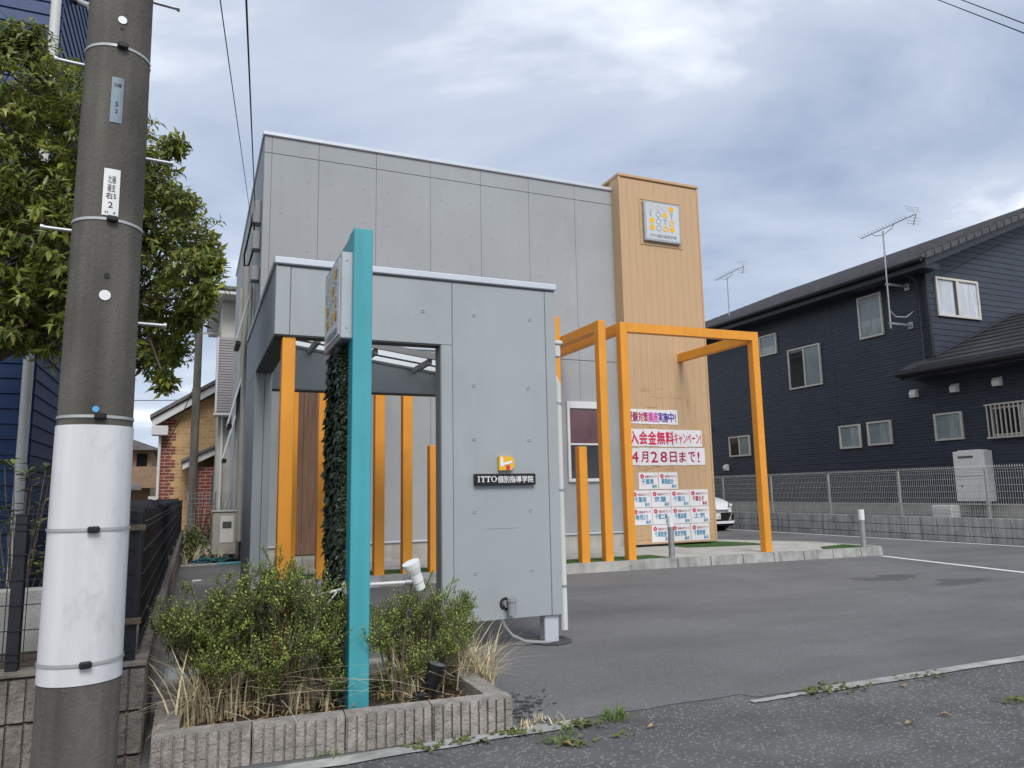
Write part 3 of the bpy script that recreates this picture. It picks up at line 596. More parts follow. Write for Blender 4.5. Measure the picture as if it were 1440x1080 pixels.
# rain pipe at the right of the porch
t = thing('rain_downpipe', 'white rain downpipe with funnel at right edge of porch', 'downpipe', (2.83, 5.63, .08))
X0, Y0 = 2.835, 5.62
MB().tube([(X0 - .005, Y0, 2.12), (X0, Y0, .08)], .031, 14, False).build('pipe', 'pvc_white', t, True)
MB().tube([(X0 - .035, Y0 + .02, 2.36), (X0 - .03, Y0 + .02, 2.2), (X0 - .005, Y0, 2.10)], .024, 12).build('bend', 'pvc_white', t, True)
MB().box(X0 - .075, Y0 - .05, 2.33, X0 + .015, Y0 + .06, 2.44, .012).build('funnel', 'pvc_white', t)
MB().box(X0 - .085, Y0 - .06, 2.441, X0 + .03, Y0 + .07, 2.475, .008).build('funnel_rim', 'pvc_white', t)
for z in (1.93, 1.2, .42): MB().tube([(X0, Y0, z), (X0, Y0, z + .018)], .036, 14).build('bracket', 'galv', t, True)
for z in (1.2, .42): MB().box(2.78, Y0 - .01, z, X0, Y0 + .01, z + .016).build('bracket', 'galv', t)
# name plate and cube logo on the front panel
t = thing('name_sign', 'black name plate ITTO個別指導学院 in white letters on porch', 'sign', (2.29, FY, 1.25))
MB().box(2.03, FY - .035, 1.255, 2.555, FY + .001, 1.345, .004).build('plate', 'black', t)
def glyph_i(x, z, h_): return MB().box(x + .006, FY - .0372, z, x + .014, FY - .0355, z + h_).box(x, FY - .0374, z, x + .02, FY - .0353, z + .004).box(x, FY - .0374, z + h_ - .004, x + .02, FY - .0353, z + h_)
def glyph_t(x, z, h_): return MB().box(x + .015, FY - .0372, z, x + .024, FY - .0355, z + h_).box(x + .009, FY - .0374, z, x + .03, FY - .0353, z + .004).box(x, FY - .0374, z + h_ - .005, x + .039, FY - .0353, z + h_).box(x, FY - .0376, z + h_ - .014, x + .004, FY - .0351, z + h_).box(x + .035, FY - .0376, z + h_ - .014, x + .039, FY - .0351, z + h_)
glyph_i(2.052, 1.28, .046).build('lettering', 'white_letter', t); glyph_t(2.079, 1.28, .046).build('lettering', 'white_letter', t); glyph_t(2.122, 1.28, .046).build('lettering', 'white_letter', t)
og = MB(); nv = 28
for k in range(nv):
    a_ = 2 * math.pi * k / nv; og.v += [(2.19 + math.cos(a_) * .024, FY - .0365, 1.303 + math.sin(a_) * .0235), (2.19 + math.cos(a_) * .015, FY - .0365, 1.303 + math.sin(a_) * .0195)]
og.f = [(2 * k, 2 * k + 1, (2 * k + 3) % (2 * nv), (2 * k + 2) % (2 * nv)) for k in range(nv)]
og.build('lettering', 'white_letter', t)
textmesh('個別指導学院', 'white_letter', t, 2.222, 1.274, .31, .053, FY - .0362, bold=.018)
t = thing('cube_logo', 'small orange and white cube emblem above black name plate', 'emblem', (2.3, FY, 1.37))
MB().poly_prism([(2.238, FY - .03, 1.372), (2.345, FY - .03, 1.372), (2.368, FY - .03, 1.40), (2.368, FY - .03, 1.455), (2.345, FY - .03, 1.483), (2.238, FY - .03, 1.483)][::-1], (0, .031, 0)).build('body', 'yellow', t)
MB().box(2.25, FY - .033, 1.40, 2.272, FY - .031, 1.475).build('mark', 'white_letter', t)
MB().poly_prism([(2.25, FY - .0335, 1.425), (2.25, FY - .0335, 1.405), (2.35, FY - .0335, 1.43), (2.35, FY - .0335, 1.45)], (0, .001, 0)).build('mark', 'white_letter', t)
MB().box(2.30, FY - .0325, 1.376, 2.33, FY - .031, 1.412).build('mark', 'ink_red', t)

# ------------------------------------------------------------------ teal pylon
tp = thing('teal_pylon', 'tall teal slab pylon rising from the planter', 'pylon', (.84, 4.4, .05))
MB().box(.786, 4.07, .02, .894, 4.22, 2.707, .004).build('front_column', 'teal', tp)
MB().box(.793, 4.221, .02, .887, 4.78, 2.704, .004).build('rear_slab', 'teal', tp)
t = thing('pylon_sign', 'white light box with yellow dots on the side of teal pylon', 'sign', (.75, 4.4, 2.08))
MB().box(.723, 4.107, 2.068, .792, 4.657, 2.572, .006).build('frame', 'sign_frame', t)
MB().box(.7175, 4.135, 2.096, .7225, 4.63, 2.544).build('face', 'sign_face', t)
logo(t, 4.615, 2.087, .457, .7175, '-X', -1)
for z in (2.133, 2.525): MB().tube([(.756, 4.108, z), (.756, 4.102, z)], .006, 8).build('screw', 'galv', t)
iv = MB()
for k in range(5600):
    y = rnd.uniform(4.22, 4.68); z = rnd.uniform(.12, 2.06); d_ = rnd.uniform(0, .03) + .012 * noise.noise(Vector((y * 4, z * 3, 0)))
    iv.leaf(Vector((.788 - max(.002, d_), y, z)), Vector((-.5 + rnd.uniform(-.4, .4), rnd.uniform(-.8, .8), -.7 + rnd.uniform(-.4, .5))), Vector((-1, rnd.uniform(-.5, .2), rnd.uniform(-.1, .8))), rnd.uniform(.035, .06), rnd.uniform(.03, .05))
for k in range(1500):
    y = 4.236 - rnd.uniform(.0, .025); z = rnd.uniform(.12, 2.05); iv.leaf(Vector((rnd.uniform(.757, .79), y, z)), Vector((rnd.uniform(-.8, .5), -.4, -.7 + rnd.uniform(-.4, .5))), Vector((rnd.uniform(-.5, .2), -1, rnd.uniform(-.1, .8))), rnd.uniform(.03, .05), rnd.uniform(.026, .042))
t = thing('ivy_panel', 'dark green ivy covering the side of the teal pylon', 'ivy', (.77, 4.5, .1))
iv.build('leaves', 'leaf_ivy', t, kind='stuff'); MB().box(.766, 4.235, .1, .7925, 4.69, 2.06).build('backing', 'leaf_ivy', t)
st = MB()
for k in range(7): st.tube([(.762, 4.26 + k * .065 + rnd.uniform(-.03, .03), z * .38 + .08) for z in range(6)], .004, 5)
st.build('stems', 'bark', t, kind='stuff')
# spot lights on arms
def spot(label, base, tip, aim):
    base = Vector(base); tip = Vector(tip); aim = Vector(aim).normalized()
    t = thing('spotlight', label, 'spotlight', base, group='white spotlights on the teal pylon')
    MB().tube([base, tip], .0095, 10).build('arm', 'pvc_white', t, True)
    d = (tip - base).normalized()
    MB().tube([base - d * .002, base + d * .014, base + d * .024], [.042, .036, .012], 18).build('flange', 'pvc_white', t, True)
    MB().tube([tip - d * .03, tip + d * .03], .017, 10).build('knuckle', 'galv', t, True)
    c = tip + d * .045
    MB().tube([c - aim * .05, c - aim * .045, c - aim * .005, c, c + aim * .05, c + aim * .055, c + aim * .09, c + aim * .118], [.018, .029, .030, .034, .034, .037, .047, .050], 20).build('housing', 'white_paint', t)
    MB().disc(c + aim * .1192, aim, .046, 20).build('lens', 'white_letter', t)
spot('white spotlight on arm, right of the teal pylon', (.8945, 4.17, .71), (1.143, 4.17, .71), (-.35, -.12, .8))
spot('white spotlight on arm, left of the teal pylon half sunk in the bush', (.7855, 4.17, .696), (.475, 4.22, .64), (.30, .1, .8))
tag(MB().tube([(.75, 4.16, .70), (.69, 4.135, .64), (.653, 4.125, .626), (.625, 4.116, .547), (.62, 4.116, .47)], .004, 6).build('lamp_cord', 'pvc_white'), 'thin white cord hanging from spotlight arm into the bush', 'cord')

# ------------------------------------------------------------------ planter
pl = thing('planter', 'low planter bed edged with ribbed concrete blocks', 'planter', (.7, 4.25, 0))
A = Vector((-.13, 3.93 - .16, 0)); B = Vector((1.545, 3.66, 0)); PH = .165
def ribbed(p, q, inward, n_blocks, tag_m='planter_block'):
    d = (q - p); L = d.length; d.normalize(); bl_ = L / n_blocks
    for k in range(n_blocks):
        s0 = p + d * (k * bl_ + .003); ln = bl_ - .006; b = MB()
        def fr(u, w_, z): v = s0 + d * u + inward * w_; return (v.x, v.y, z)
        b.add([fr(0, .02, 0), fr(ln, .02, 0), fr(ln, .115, 0), fr(0, .115, 0), fr(0, .02, PH), fr(ln, .02, PH), fr(ln, .115, PH), fr(0, .115, PH)], [(0, 3, 2, 1), (4, 5, 6, 7), (0, 1, 5, 4), (1, 2, 6, 5), (2, 3, 7, 6), (3, 0, 4, 7)])
        nr = max(2, round(ln / .046)); rw = ln / nr
        for r in range(nr):
            u0, u1 = r * rw + .007, (r + 1) * rw - .004
            for z0, z1 in ((.002, .055), (.055, .11), (.11, PH - .004)):
                e1, e2 = rnd.uniform(-.003, .006), rnd.uniform(-.003, .006)
                b.add([fr(u0, .0 + e1, z0), fr(u1, .0 + e2, z0), fr(u1, .022, z0), fr(u0, .022, z0), fr(u0, e2, z1), fr(u1, e1, z1), fr(u1, .022, z1), fr(u0, .022, z1)], [(0, 3, 2, 1), (4, 5, 6, 7), (0, 1, 5, 4), (1, 2, 6, 5), (2, 3, 7, 6), (3, 0, 4, 7)])
        b.build('block', tag_m, pl)
A2 = A + Vector((0.0, 1.02, 0)); B2 = B + Vector((.02, 1.12, 0))
ribbed(A, B, Vector((.065, 1, 0)).normalized(), 4)
ribbed(A2, A + Vector((0, .12, 0)), Vector((1, 0, 0)), 2); ribbed(B + Vector((0, .12, 0)), B2, Vector((-1, 0, 0)), 3)
MB().box(-.13, 4.79, 0, .83, 4.9, PH, .006).build('back_block', 'planter_top', pl); MB().box(.97, 4.79, 0, 1.565, 4.9, PH, .006).build('back_block', 'planter_top', pl)
sb = MB(); nx, ny = 26, 16; vs = []
for j in range(ny + 1):
    for i in range(nx + 1):
        x = -.03 + 1.5 * i / nx; y = 3.86 + .95 * j / ny; y -= (x * .0655 if j < 8 else 0) ; vs.append((x, y, .085 + .05 * noise.noise(Vector((x * 5, y * 5, 0))) + .02 * noise.noise(Vector((x * 20, y * 20, 0)))))
sb.add(vs, [(j * (nx + 1) + i, j * (nx + 1) + i + 1, (j + 1) * (nx + 1) + i + 1, (j + 1) * (nx + 1) + i) for j in range(ny) for i in range(nx)])
sb.build('soil', 'dark_soil', pl, True)

# ------------------------------------------------------------------ foliage helpers
def sph(r): 
    while True:
        v = Vector((r.uniform(-1, 1), r.uniform(-1, 1), r.uniform(-1, 1)))
        if .05 < v.length < 1: return v
def bush(name, label, cat, lumps, stem_at, n_leaf, ls, m, group=None, seed=1, spray=9, dead=0):
    """lumps: (centre, radius); stems rise from stem_at and end in leafy sprays"""
    r = random.Random(seed); base = Vector(stem_at[0]); t = thing(name, label, cat, base, group=group)
    lf = MB(); sm = MB(); tot = sum(q[1] ** 2 for q in lumps)
    for c, rad in lumps:
        c = Vector(c); root = min((Vector(s_) for s_ in stem_at), key=lambda s_: (s_ - c).length)
        mid = root.lerp(c, .55) + Vector((r.uniform(-.03, .03), r.uniform(-.03, .03), -.02))
        sm.tube([root, mid, c], [.009, .006, .004], 5)
        for k in range(int(n_leaf * rad ** 2 / tot / spray)):
            v = sph(r).normalized(); v.z = v.z * .85 + .1; tip = c + Vector((v.x * rad, v.y * rad, v.z * rad * .85)) * (r.uniform(.25, 1.05) ** .5 if r.random() < .8 else r.uniform(1.0, 1.5))
            d = (tip - c) * .5 + Vector((0, 0, rad * .6)) + sph(r) * rad * .3; d.normalize(); st_ = tip - d * ls * r.uniform(3.5, 7)
            if r.random() < .25: sm.tube([c.lerp(st_, .3), st_], .0022, 3, False)
            sm.tube([st_, tip], .0014, 3, False)
            for q in range(spray):
                f = (q + .5) / spray; p = st_.lerp(tip, f); a = q * 2.4 + r.random(); o = d.orthogonal().normalized(); o = (o * math.cos(a) + d.cross(o) * math.sin(a))
                lf.leaf(p, o * .8 + d * .6, (d + o * -.3 + Vector((0, 0, .6))), ls * r.uniform(.7, 1.25), ls * r.uniform(.4, .6))
    if ls < .03:
        for k in range(16):      # upright shoots breaking the outline
            c, rad = lumps[r.randrange(len(lumps))]; c = Vector(c); d = Vector((r.uniform(-.55, .55), r.uniform(-.4, .3), 1)).normalized(); p0 = c + d * rad * .4; ln_ = rad * r.uniform(.7, 1.25)
            sm.tube([p0, p0 + d * ln_], .0018, 4, False); nl = int(ln_ / .006)
            for q in range(nl):
                a = q * 2.4; o = d.orthogonal().normalized(); o = o * math.cos(a) + d.cross(o) * math.sin(a); lf.leaf(p0 + d * ln_ * (q + 1) / nl, o * .8 + d * .7, d + Vector((0, 0, .5)), ls * r.uniform(.6, 1.1), ls * .5)
            for tw in range(5):
                b0 = p0 + d * ln_ * r.uniform(.1, .8); td = (d + sph(r) * .9).normalized(); sm.tube([b0, b0 + td * .045], .0012, 3, False)
                for q in range(8):
                    a = q * 2.4; o = td.orthogonal().normalized(); o = o * math.cos(a) + td.cross(o) * math.sin(a); lf.leaf(b0 + td * .006 * (q + 1), o * .8 + td * .7, td + Vector((0, 0, .5)), ls * r.uniform(.6, 1.1), ls * .5)
    sm.build('stems', 'bark', t); lf.build('leaves', m, t, kind='stuff'); return t
def L3(lst, y, seed):
    r = random.Random(seed); o = []
    for (u, v, rp_) in lst:
        yy = y + r.uniform(-.16, .2); p = onY(u, v, yy); o.append((p, rp_ * yy / F_PX * 1.02))
    return o
bush('boxwood_bush', 'green small leaved bush spreading at the left end of the planter', 'bush', L3([(250, 870, 30), (285, 880, 38), (325, 868, 40), (330, 905, 38), (275, 905, 30), (300, 925, 28), (352, 830, 28), (225, 872, 14), (310, 838, 20), (375, 800, 14), (245, 893, 16)], 4.25, 3), [(.16, 4.25, .08), (.3, 4.2, .08)], 11800, .0175, 'leaf_bush', 'bushes in the planter', 2)
bush('boxwood_bush', 'green small leaved bush at left of teal pylon hiding the porch post foot', 'bush', L3([(390, 815, 30), (430, 830, 40), (395, 855, 42), (440, 880, 42), (400, 900, 42), (460, 870, 30), (465, 915, 30), (365, 870, 35), (425, 935, 32), (360, 920, 32), (415, 800, 16), (480, 845, 18), (345, 815, 12), (380, 945, 24), (470, 945, 22)], 4.22, 4) + [(onY(402, 822, 4.0), .075), (onY(418, 832, 3.98), .06), (onY(390, 838, 3.98), .07)], [(.48, 4.2, .08), (.62, 4.2, .08)], 14200, .0175, 'leaf_bush', 'bushes in the planter', 3)
bush('boxwood_bush', 'green small leaved bush between teal pylon and hanging porch panel', 'bush', L3([(545, 865, 30), (585, 860, 38), (622, 862, 35), (650, 850, 24), (560, 895, 34), (605, 900, 40), (642, 890, 28), (590, 925, 30), (630, 925, 26), (657, 872, 18), (655, 833, 10), (530, 890, 24), (575, 838, 14), (610, 840, 14), (560, 945, 24)], 4.2, 5), [(1.08, 4.15, .08), (1.25, 4.15, .08)], 12800, .0175, 'leaf_bush', 'bushes in the planter', 4)
def grass(name, label, spots, n, hmin, hmax, m, width=.006, seed=1, lean=.5, group=None, cat='grass'):
    r = random.Random(seed); t = thing(name, label, cat, spots[0], group=group); b = MB()
    for k in range(n):
        s_ = Vector(r.choice(spots)) + Vector((r.uniform(-.05, .05), r.uniform(-.05, .05), 0)); h_ = r.uniform(hmin, hmax); a = r.uniform(0, 6.28); ln = r.uniform(.1, lean) * h_; dirn = Vector((math.cos(a), math.sin(a), 0)); sd_ = Vector((-dirn.y, dirn.x, 0)) * width * r.uniform(.6, 1.3) * .5
        kink = r.random() < .22; a += 0; pts = []
        for q in range(5):
            f = q / 4; z = h_ * (f - .25 * f * f * (2.2 if kink else .6)); pts.append(s_ + dirn * ln * (f * f * (1.8 if kink else 1)) + Vector((0, 0, max(z, .005))))
        vs = []
        for q, p in enumerate(pts): ww = sd_ * (1 - (q / 4) ** 2 * .95); vs += [p - ww, p + ww]
        b.add(vs, [(2 * q, 2 * q + 1, 2 * q + 3, 2 * q + 2) for q in range(4)])
    b.build('blades', m, t, kind='stuff'); return t
def P3(lst, z=.08): return [gnd(u, v, z) for u, v in lst]
grass('dry_grass', 'tangle of dry straw grass at left front of the planter', P3([(265, 1022), (290, 1018), (320, 1010), (350, 1005), (300, 1000), (380, 1003)]), 260, .2, .55, 'straw', .007, 3, 1.5)
grass('dry_grass', 'dry straw grass between front rim and base of teal pylon', P3([(400, 1000), (430, 995), (370, 1002), (460, 990), (420, 985)]), 200, .12, .42, 'straw', .007, 4, .9)
grass('dry_grass', 'dry straw grass under the bush right of the teal pylon', P3([(560, 972), (590, 968), (620, 965), (645, 962), (575, 980)]), 300, .18, .48, 'straw', .007, 5, 1.2)
grass('dry_grass', 'pale straw clump leaning over the right end of the planter', P3([(665, 955), (675, 965), (655, 960), (685, 968)]), 200, .14, .40, 'straw', .007, 6, 1.1)
grass('dry_grass', 'long bent straw stalks sprawling over the left front rim', P3([(255, 1030), (285, 1024), (330, 1016), (375, 1008), (410, 1005), (445, 1000)]), 70, .25, .62, 'straw', .009, 33, 1.3)
grass('dry_grass', 'short straw stalks beside the black floodlight at right', P3([(545, 985), (580, 980), (615, 975), (650, 970), (680, 965)]), 60, .2, .42, 'straw', .009, 34, 1.3)
grass('green_grass', 'green reed blades growing through the left bush', P3([(300, 965), (345, 985), (320, 960)]), 22, .3, .62, 'leaf_weed', .009, 8, .35)
lt_ = MB(); r8 = random.Random(9)
for k in range(700):
    x = r8.uniform(-.02, 1.42); y = r8.uniform(3.92 - x * .065, 4.75); lt_.leaf(Vector((x, y, .115 + r8.uniform(-.02, .03))), Vector((r8.uniform(-1, 1), r8.uniform(-1, 1), r8.uniform(-.2, .4))), Vector((0, 0, 1)), r8.uniform(.02, .07), r8.uniform(.006, .02))
tag(lt_.build('leaf_litter', 'fallen'), 'dry leaf litter and straw bits covering the planter soil', 'litter', kind='stuff')
grass('green_grass', 'low green weeds at foot of the right bush', P3([(540, 975), (530, 960), (550, 985), (430, 985)]), 70, .06, .16, 'leaf_weed', .012, 9, .8)
grass('weed_tuft', 'bright green weed tuft growing from the asphalt joint', P3([(865, 1012), (858, 1014), (872, 1013)], 0), 90, .05, .12, 'leaf_weed', .006, 10, 1.2, cat='weed')
grass('weed_tuft', 'small weeds and dry stalks by the planter corner', P3([(760, 1012), (775, 1018), (790, 1015), (745, 1020), (735, 1025)], 0), 90, .02, .06, 'straw', .006, 11, 1.5, cat='weed')
grass('weed_tuft', 'sparse green weeds along the foot of the planter', P3([(705, 1025), (690, 1030), (650, 1038), (800, 1030), (780, 1040), (460, 1065), (560, 1050)], 0), 90, .015, .05, 'leaf_weed', .008, 13, 1.4, cat='weed')
ms = MB(); r6 = random.Random(5)
for (u, v, n_) in ((1180, 967, 50), (1150, 972, 40), (820, 1018, 60), (800, 1045, 50), (1300, 950, 30), (1430, 985, 40), (720, 1030, 50), (870, 1035, 10), (660, 1040, 30), (600, 1050, 30)):
    for k in range(n_):
        p = gnd(u + r6.gauss(0, 18), v + r6.gauss(0, 3.5), .005); ms.leaf(p, Vector((r6.uniform(-1, 1), r6.uniform(-1, 1), .25)), Vector((0, 0, 1)), .03, .025)
tag(ms.build('moss', 'moss'), 'patchy green moss along the road edge joints', 'moss', kind='stuff')
for i, (u, v, lb) in enumerate([(1273, 1018, 'orange fallen leaf lying alone on the road'), (1338, 1006, 'brown fallen leaf on the road near the edging'), (1268, 962, 'pale yellow fallen leaf on the concrete edging'), (910, 1023, 'yellow fallen leaf beside the weed tuft'), (805, 1048, 'curled yellow leaf on the road by the planter')]):
    p = gnd(u, v, .008); tag(MB().leaf(p, Vector((math.cos(i * 2.1), math.sin(i * 2.1), .05)), Vector((0, 0, 1)), .06, .035, .3).build('fallen_leaf', 'fallen'), lb, 'leaf', 'fallen leaves')
# black garden lights
for (u, v, lb) in ((610, 985, 'black garden floodlight under the right bush'), (352, 1000, 'black garden floodlight in the straw under the left bush')):
    p = gnd(u, v, .09); t = thing('garden_light', lb, 'light', p, group='garden lights in the planter')
    MB().tube([p - Vector((0, 0, .05)), p + Vector((0, 0, .09))], .012, 8).build('stake', 'black', t)
    MB().tube([p + Vector((-.02, .0, .07)), p + Vector((0, -.005, .13)), p + Vector((.015, -.01, .19))], [.035, .045, .05], 14).build('housing', 'black', t, True)
    MB().disc(p + Vector((.0155, -.0105, .191)), (.25, -.1, .95), .046).build('lens', 'lamp_glass', t)
    MB().box(p.x - .11, p.y - .03, p.z - .03, p.x - .04, p.y + .04, p.z + .05, .01).build('transformer', 'black', t)

# ------------------------------------------------------------------ utility pole
pc = onY(128, 700, 3.6); px_, py_ = pc.x - .0, 3.6
up = thing('utility_pole', 'concrete utility pole with white sleeve and step bolts', 'utility pole', (px_, py_, 0))
def prad(z): return .153 - z / 150
zs = [-.3 + k * .5 for k in range(24)]
MB().tube([(px_, py_, z) for z in zs], [prad(z) for z in zs], 40).build('shaft', 'pole_concrete', up, True)
def ang(px, z): return None
def on_pole(a, z, d=0.0):      # a = angle from the camera facing side, positive to the right
    v = Vector((-px_, -py_, 0)).normalized(); s_ = Vector((-v.y, v.x, 0)); s_ = -s_ if s_.x < 0 else s_
    n_ = (v * math.cos(a) + s_ * math.sin(a)); return Vector((px_, py_, z)) + n_ * (prad(z) + d), n_
zw0, zw1 = onY(100, 965, py_ - .14).z, onY(130, 597, py_ - .14).z
b = MB(); zz = [zw0 + (zw1 - zw0) * k / 6 for k in range(7)]
b.tube([(px_, py_, z) for z in zz], [prad(z) + .004 for z in zz], 40); b.build('sleeve', 'white_sleeve', up, True)
def zpole(v): return onY(120, v, py_ - .14).z
for v, off in ((54, 0), (304, 0), (585, 0), (745, .006), (934, .006)):
    z = zpole(v); MB().tube([(px_, py_, z - .006), (px_, py_, z + .006)], prad(z) + .0035 + off, 40, False).build('strap', 'strap', up, True)
    p, n_ = on_pole(.1, z, .012 + off); tq = n_.to_track_quat('X', 'Z').to_matrix()
    bm_ = MB().box(-.014, -.022, -.013, .012, .022, .013, .006); bm_.v = [tuple(p + tq @ Vector(q)) for q in bm_.v]; bm_.build('buckle', 'black', up)
def plate(a, v0, v1, wdt, m, name):
    z0, z1 = zpole(v1), zpole(v0); b = MB(); vs = []
    for q in range(5):
        da = (q - 2) / 4 * wdt / prad(1.5)
        for z in (z0, z1): p, n_ = on_pole(a + da, z, .003); vs.append(p)
    b.add(vs, [(2 * q, 2 * q + 2, 2 * q + 3, 2 * q + 1) for q in range(4)]); return b.build(name, m, up), z0, z1
def pole_text(body, m, a, z, w_, h_, bold=.01):
    o = textmesh(body, m, up, 0, 0, w_, h_, 0, bold=bold); me = o.data
    for v in me.vertices:
        c = v.co + up.location; p, n_ = on_pole(a + (c.x - w_ / 2) / prad(1.5), z + c.z, .0045); v.co = p - up.location
bp_, z0, z1 = plate(.03, 100, 165, .05, 'plate_blue', 'number_plate'); pole_text('北磯', 'ink_black', .03, z1 - .045, .03, .018); pole_text('5', 'ink_black', .03, z0 + .075, .012, .022); pole_text('2', 'ink_black', .03, z0 + .045, .012, .018)
bp_, z0, z1 = plate(.03, 232, 299, .065, 'white_paint', 'number_plate'); pole_text('北磯\n磯支', 'ink_black', .03, z1 - .105, .032, .075, 0.0); pole_text('右5', 'ink_black', .03, z0 + .075, .04, .028); pole_text('2', 'ink_black', .03, z0 + .035, .018, .026); pole_text('H   4', 'ink_black', .03, z0 + .008, .04, .012)
for v, a, r_, m in ((16, .05, .018, 'galv'), (27, .05, .008, 'black'), (385, .05, .011, 'black'), (413, .03, .022, 'white_paint'), (575, -.02, .013, 'sticker_blue')):
    z = zpole(v); p, n_ = on_pole(a, z, .004); MB().disc(p, n_, r_, 24).build('marker', m, up)
for u, v, right in ((240, 6, 1), (235, 226, 1), (225, 456, 1), (85, 88, 0), (62, 322, 0)):
    z = onY(u, v, py_).z - .0; sgn = 1 if right else -1; d = Vector((1, .1, 0)).normalized() * sgn
    s_ = Vector((px_, py_, z)) + d * (prad(z) - .01); MB().tube([s_, s_ + d * .115], .0085, 8).build('step_bolt', 'galv', up, True); MB().tube([s_ + d * .113, s_ + d * .125], .013, 8).build('bolt_head', 'galv', up, True)

# ------------------------------------------------------------------ left retaining wall with fence
WX, WY, WZ = -.17, 3.97, .455
rw = thing('retaining_wall', 'brown split face block retaining wall under black fence', 'wall', (WX, WY, 0))
MB().box(-6, WY + .02, -.02, WX - .02, 9.0, WZ - .07).build('fill', 'dark_soil', rw)
def split_block(x0, x1, z0, z1):
    b = MB(); n_ = 6; wd_ = (x1 - x0) / n_; b.box(x0 + .002, WY + .014, z0 + .004, x1 - .002, WY + .1, z1 - .002)
    for k in range(n_):
        u0, u1 = x0 + k * wd_ + .005, x0 + (k + 1) * wd_ - .005; g_ = 3
        for i in range(g_):
            for j in range(g_):
                a0, a1 = u0 + (u1 - u0) * i / g_, u0 + (u1 - u0) * (i + 1) / g_; c0, c1 = z0 + .006 + (z1 - z0 - .012) * j / g_, z0 + .006 + (z1 - z0 - .012) * (j + 1) / g_
                e_ = lambda p, q: WY - .006 + .012 * noise.noise(Vector((p * 31, q * 29, 5)))
                b.add([(a0, e_(a0, c0), c0), (a1, e_(a1, c0), c0), (a1, e_(a1, c1), c1), (a0, e_(a0, c1), c1), (a0, WY + .013, c0), (a1, WY + .013, c0), (a1, WY + .013, c1), (a0, WY + .013, c1)], [(0, 1, 2, 3), (4, 5, 1, 0), (5, 6, 2, 1), (6, 7, 3, 2), (7, 4, 0, 3)])
    b.build('block', 'split_block', rw)
z1 = WZ - .022
for row in range(3):
    z0 = max(-.03, z1 - .19); x1 = WX - .0
    while x1 > -2.6:
        split_block(x1 - .398, x1, z0, z1 - .004); x1 -= .4
    z1 -= .19
z1 = WZ - .022
for row in range(3):
    z0 = max(-.03, z1 - .19); yv = WY + .105
    while yv < 13.5:
        MB().box(WX - .1, yv + .003, z0, WX, yv + .397, z1 - .004, .006).build('block', 'split_block', rw); yv += .4
    z1 -= .19
MB().box(WX - .12, 13.5, -.02, WX, 19.5, WZ - .04).build('rear_wall', 'split_block', rw)
MB().box(-2.6, WY - .004, WZ - .02, WX + .004, WY + .13, WZ, .004).build('coping', 'split_block', rw)
MB().box(WX - .125, WY + .131, WZ - .02, WX + .004, 19.5, WZ, .004).build('coping', 'split_block', rw)
def wires(xs, zs_, p_of, r=.0025):
    b = MB()
    for u in xs: b.tube([p_of(u, zs_[0]), p_of(u, zs_[-1])], r, 4, False)
    for z in zs_: b.tube([p_of(xs[0], z), p_of(xs[-1], z)], r * 1.15, 4, False)
    return b
ff = thing('mesh_fence', 'black wire mesh fence on the block wall facing the road', 'fence', (-1.2, WY + .07, WZ))
for k in range(5):
    xk = (WX - .075, onY(25, 830, WY + .07).x, -1.5, -2.2, -2.55)[k]
    MB().box(xk - .025, WY + .045, WZ - .01, xk + .025, WY + .095, 1.14, .004).build('post', 'fence_black', ff)
fz = [.50, .53, .63, .74, .85, .96, 1.07, 1.10, 1.14, 1.16]
for (a, c_) in ((-.24, -.51), (-.51, -1.6), (-1.6, -2.6)):
    n_ = max(2, int(abs(c_ - a) / .075)); wires([a + (c_ - a) * k / n_ for k in range(n_ + 1)], fz, lambda u, z: (u, WY + .04, z)).build('wire_panel', 'fence_black', ff, kind='stuff')
for z in (.62, 1.05): MB().box(-.27, WY + .02, z, -.20, WY + .045, z + .028, .003).build('bracket', 'bark', ff)
sf = thing('screened_fence', 'black mesh fence lined with dark screen along the alley', 'fence', (WX - .06, 9, WZ))
for yk in [5.0 + 2.0 * k for k in range(8)]: MB().box(WX - .09, yk, WZ - .01, WX - .045, yk + .045, 1.15, .004).build('post', 'fence_black', sf)
bs = MB(); nn = 60
vs = []
for k in range(nn + 1):
    y = WY + .2 + (19.4 - WY - .2) * k / nn
    for j, z in enumerate((WZ + .03, .8, 1.1, 1.19, 1.17)): vs.append((WX - .10 + .012 * noise.noise(Vector((y * 1.3, z * 3, 1))) - (.0, .0, .0, .03, .07)[j], y, z + .012 * noise.noise(Vector((y * .9, 0, z)))))
bs.add(vs, [(k * 5 + j, (k + 1) * 5 + j, (k + 1) * 5 + j + 1, k * 5 + j + 1) for k in range(nn) for j in range(4)]); bs.build('screen', 'fence_sheet', sf, True)
b = MB()
for z in (.50, .53, .62, .73, .84, .95, 1.06, 1.09): b.tube([(WX - .04, WY + .12, z), (WX - .04, 19.4, z)], .0035, 4, False)
for k in range(60): b.tube([(WX - .045, WY + .2 + k * .075, .49), (WX - .045, WY + .2 + k * .075, 1.13)], .002, 3, False)
b.build('wires', 'fence_black', sf, kind='stuff')
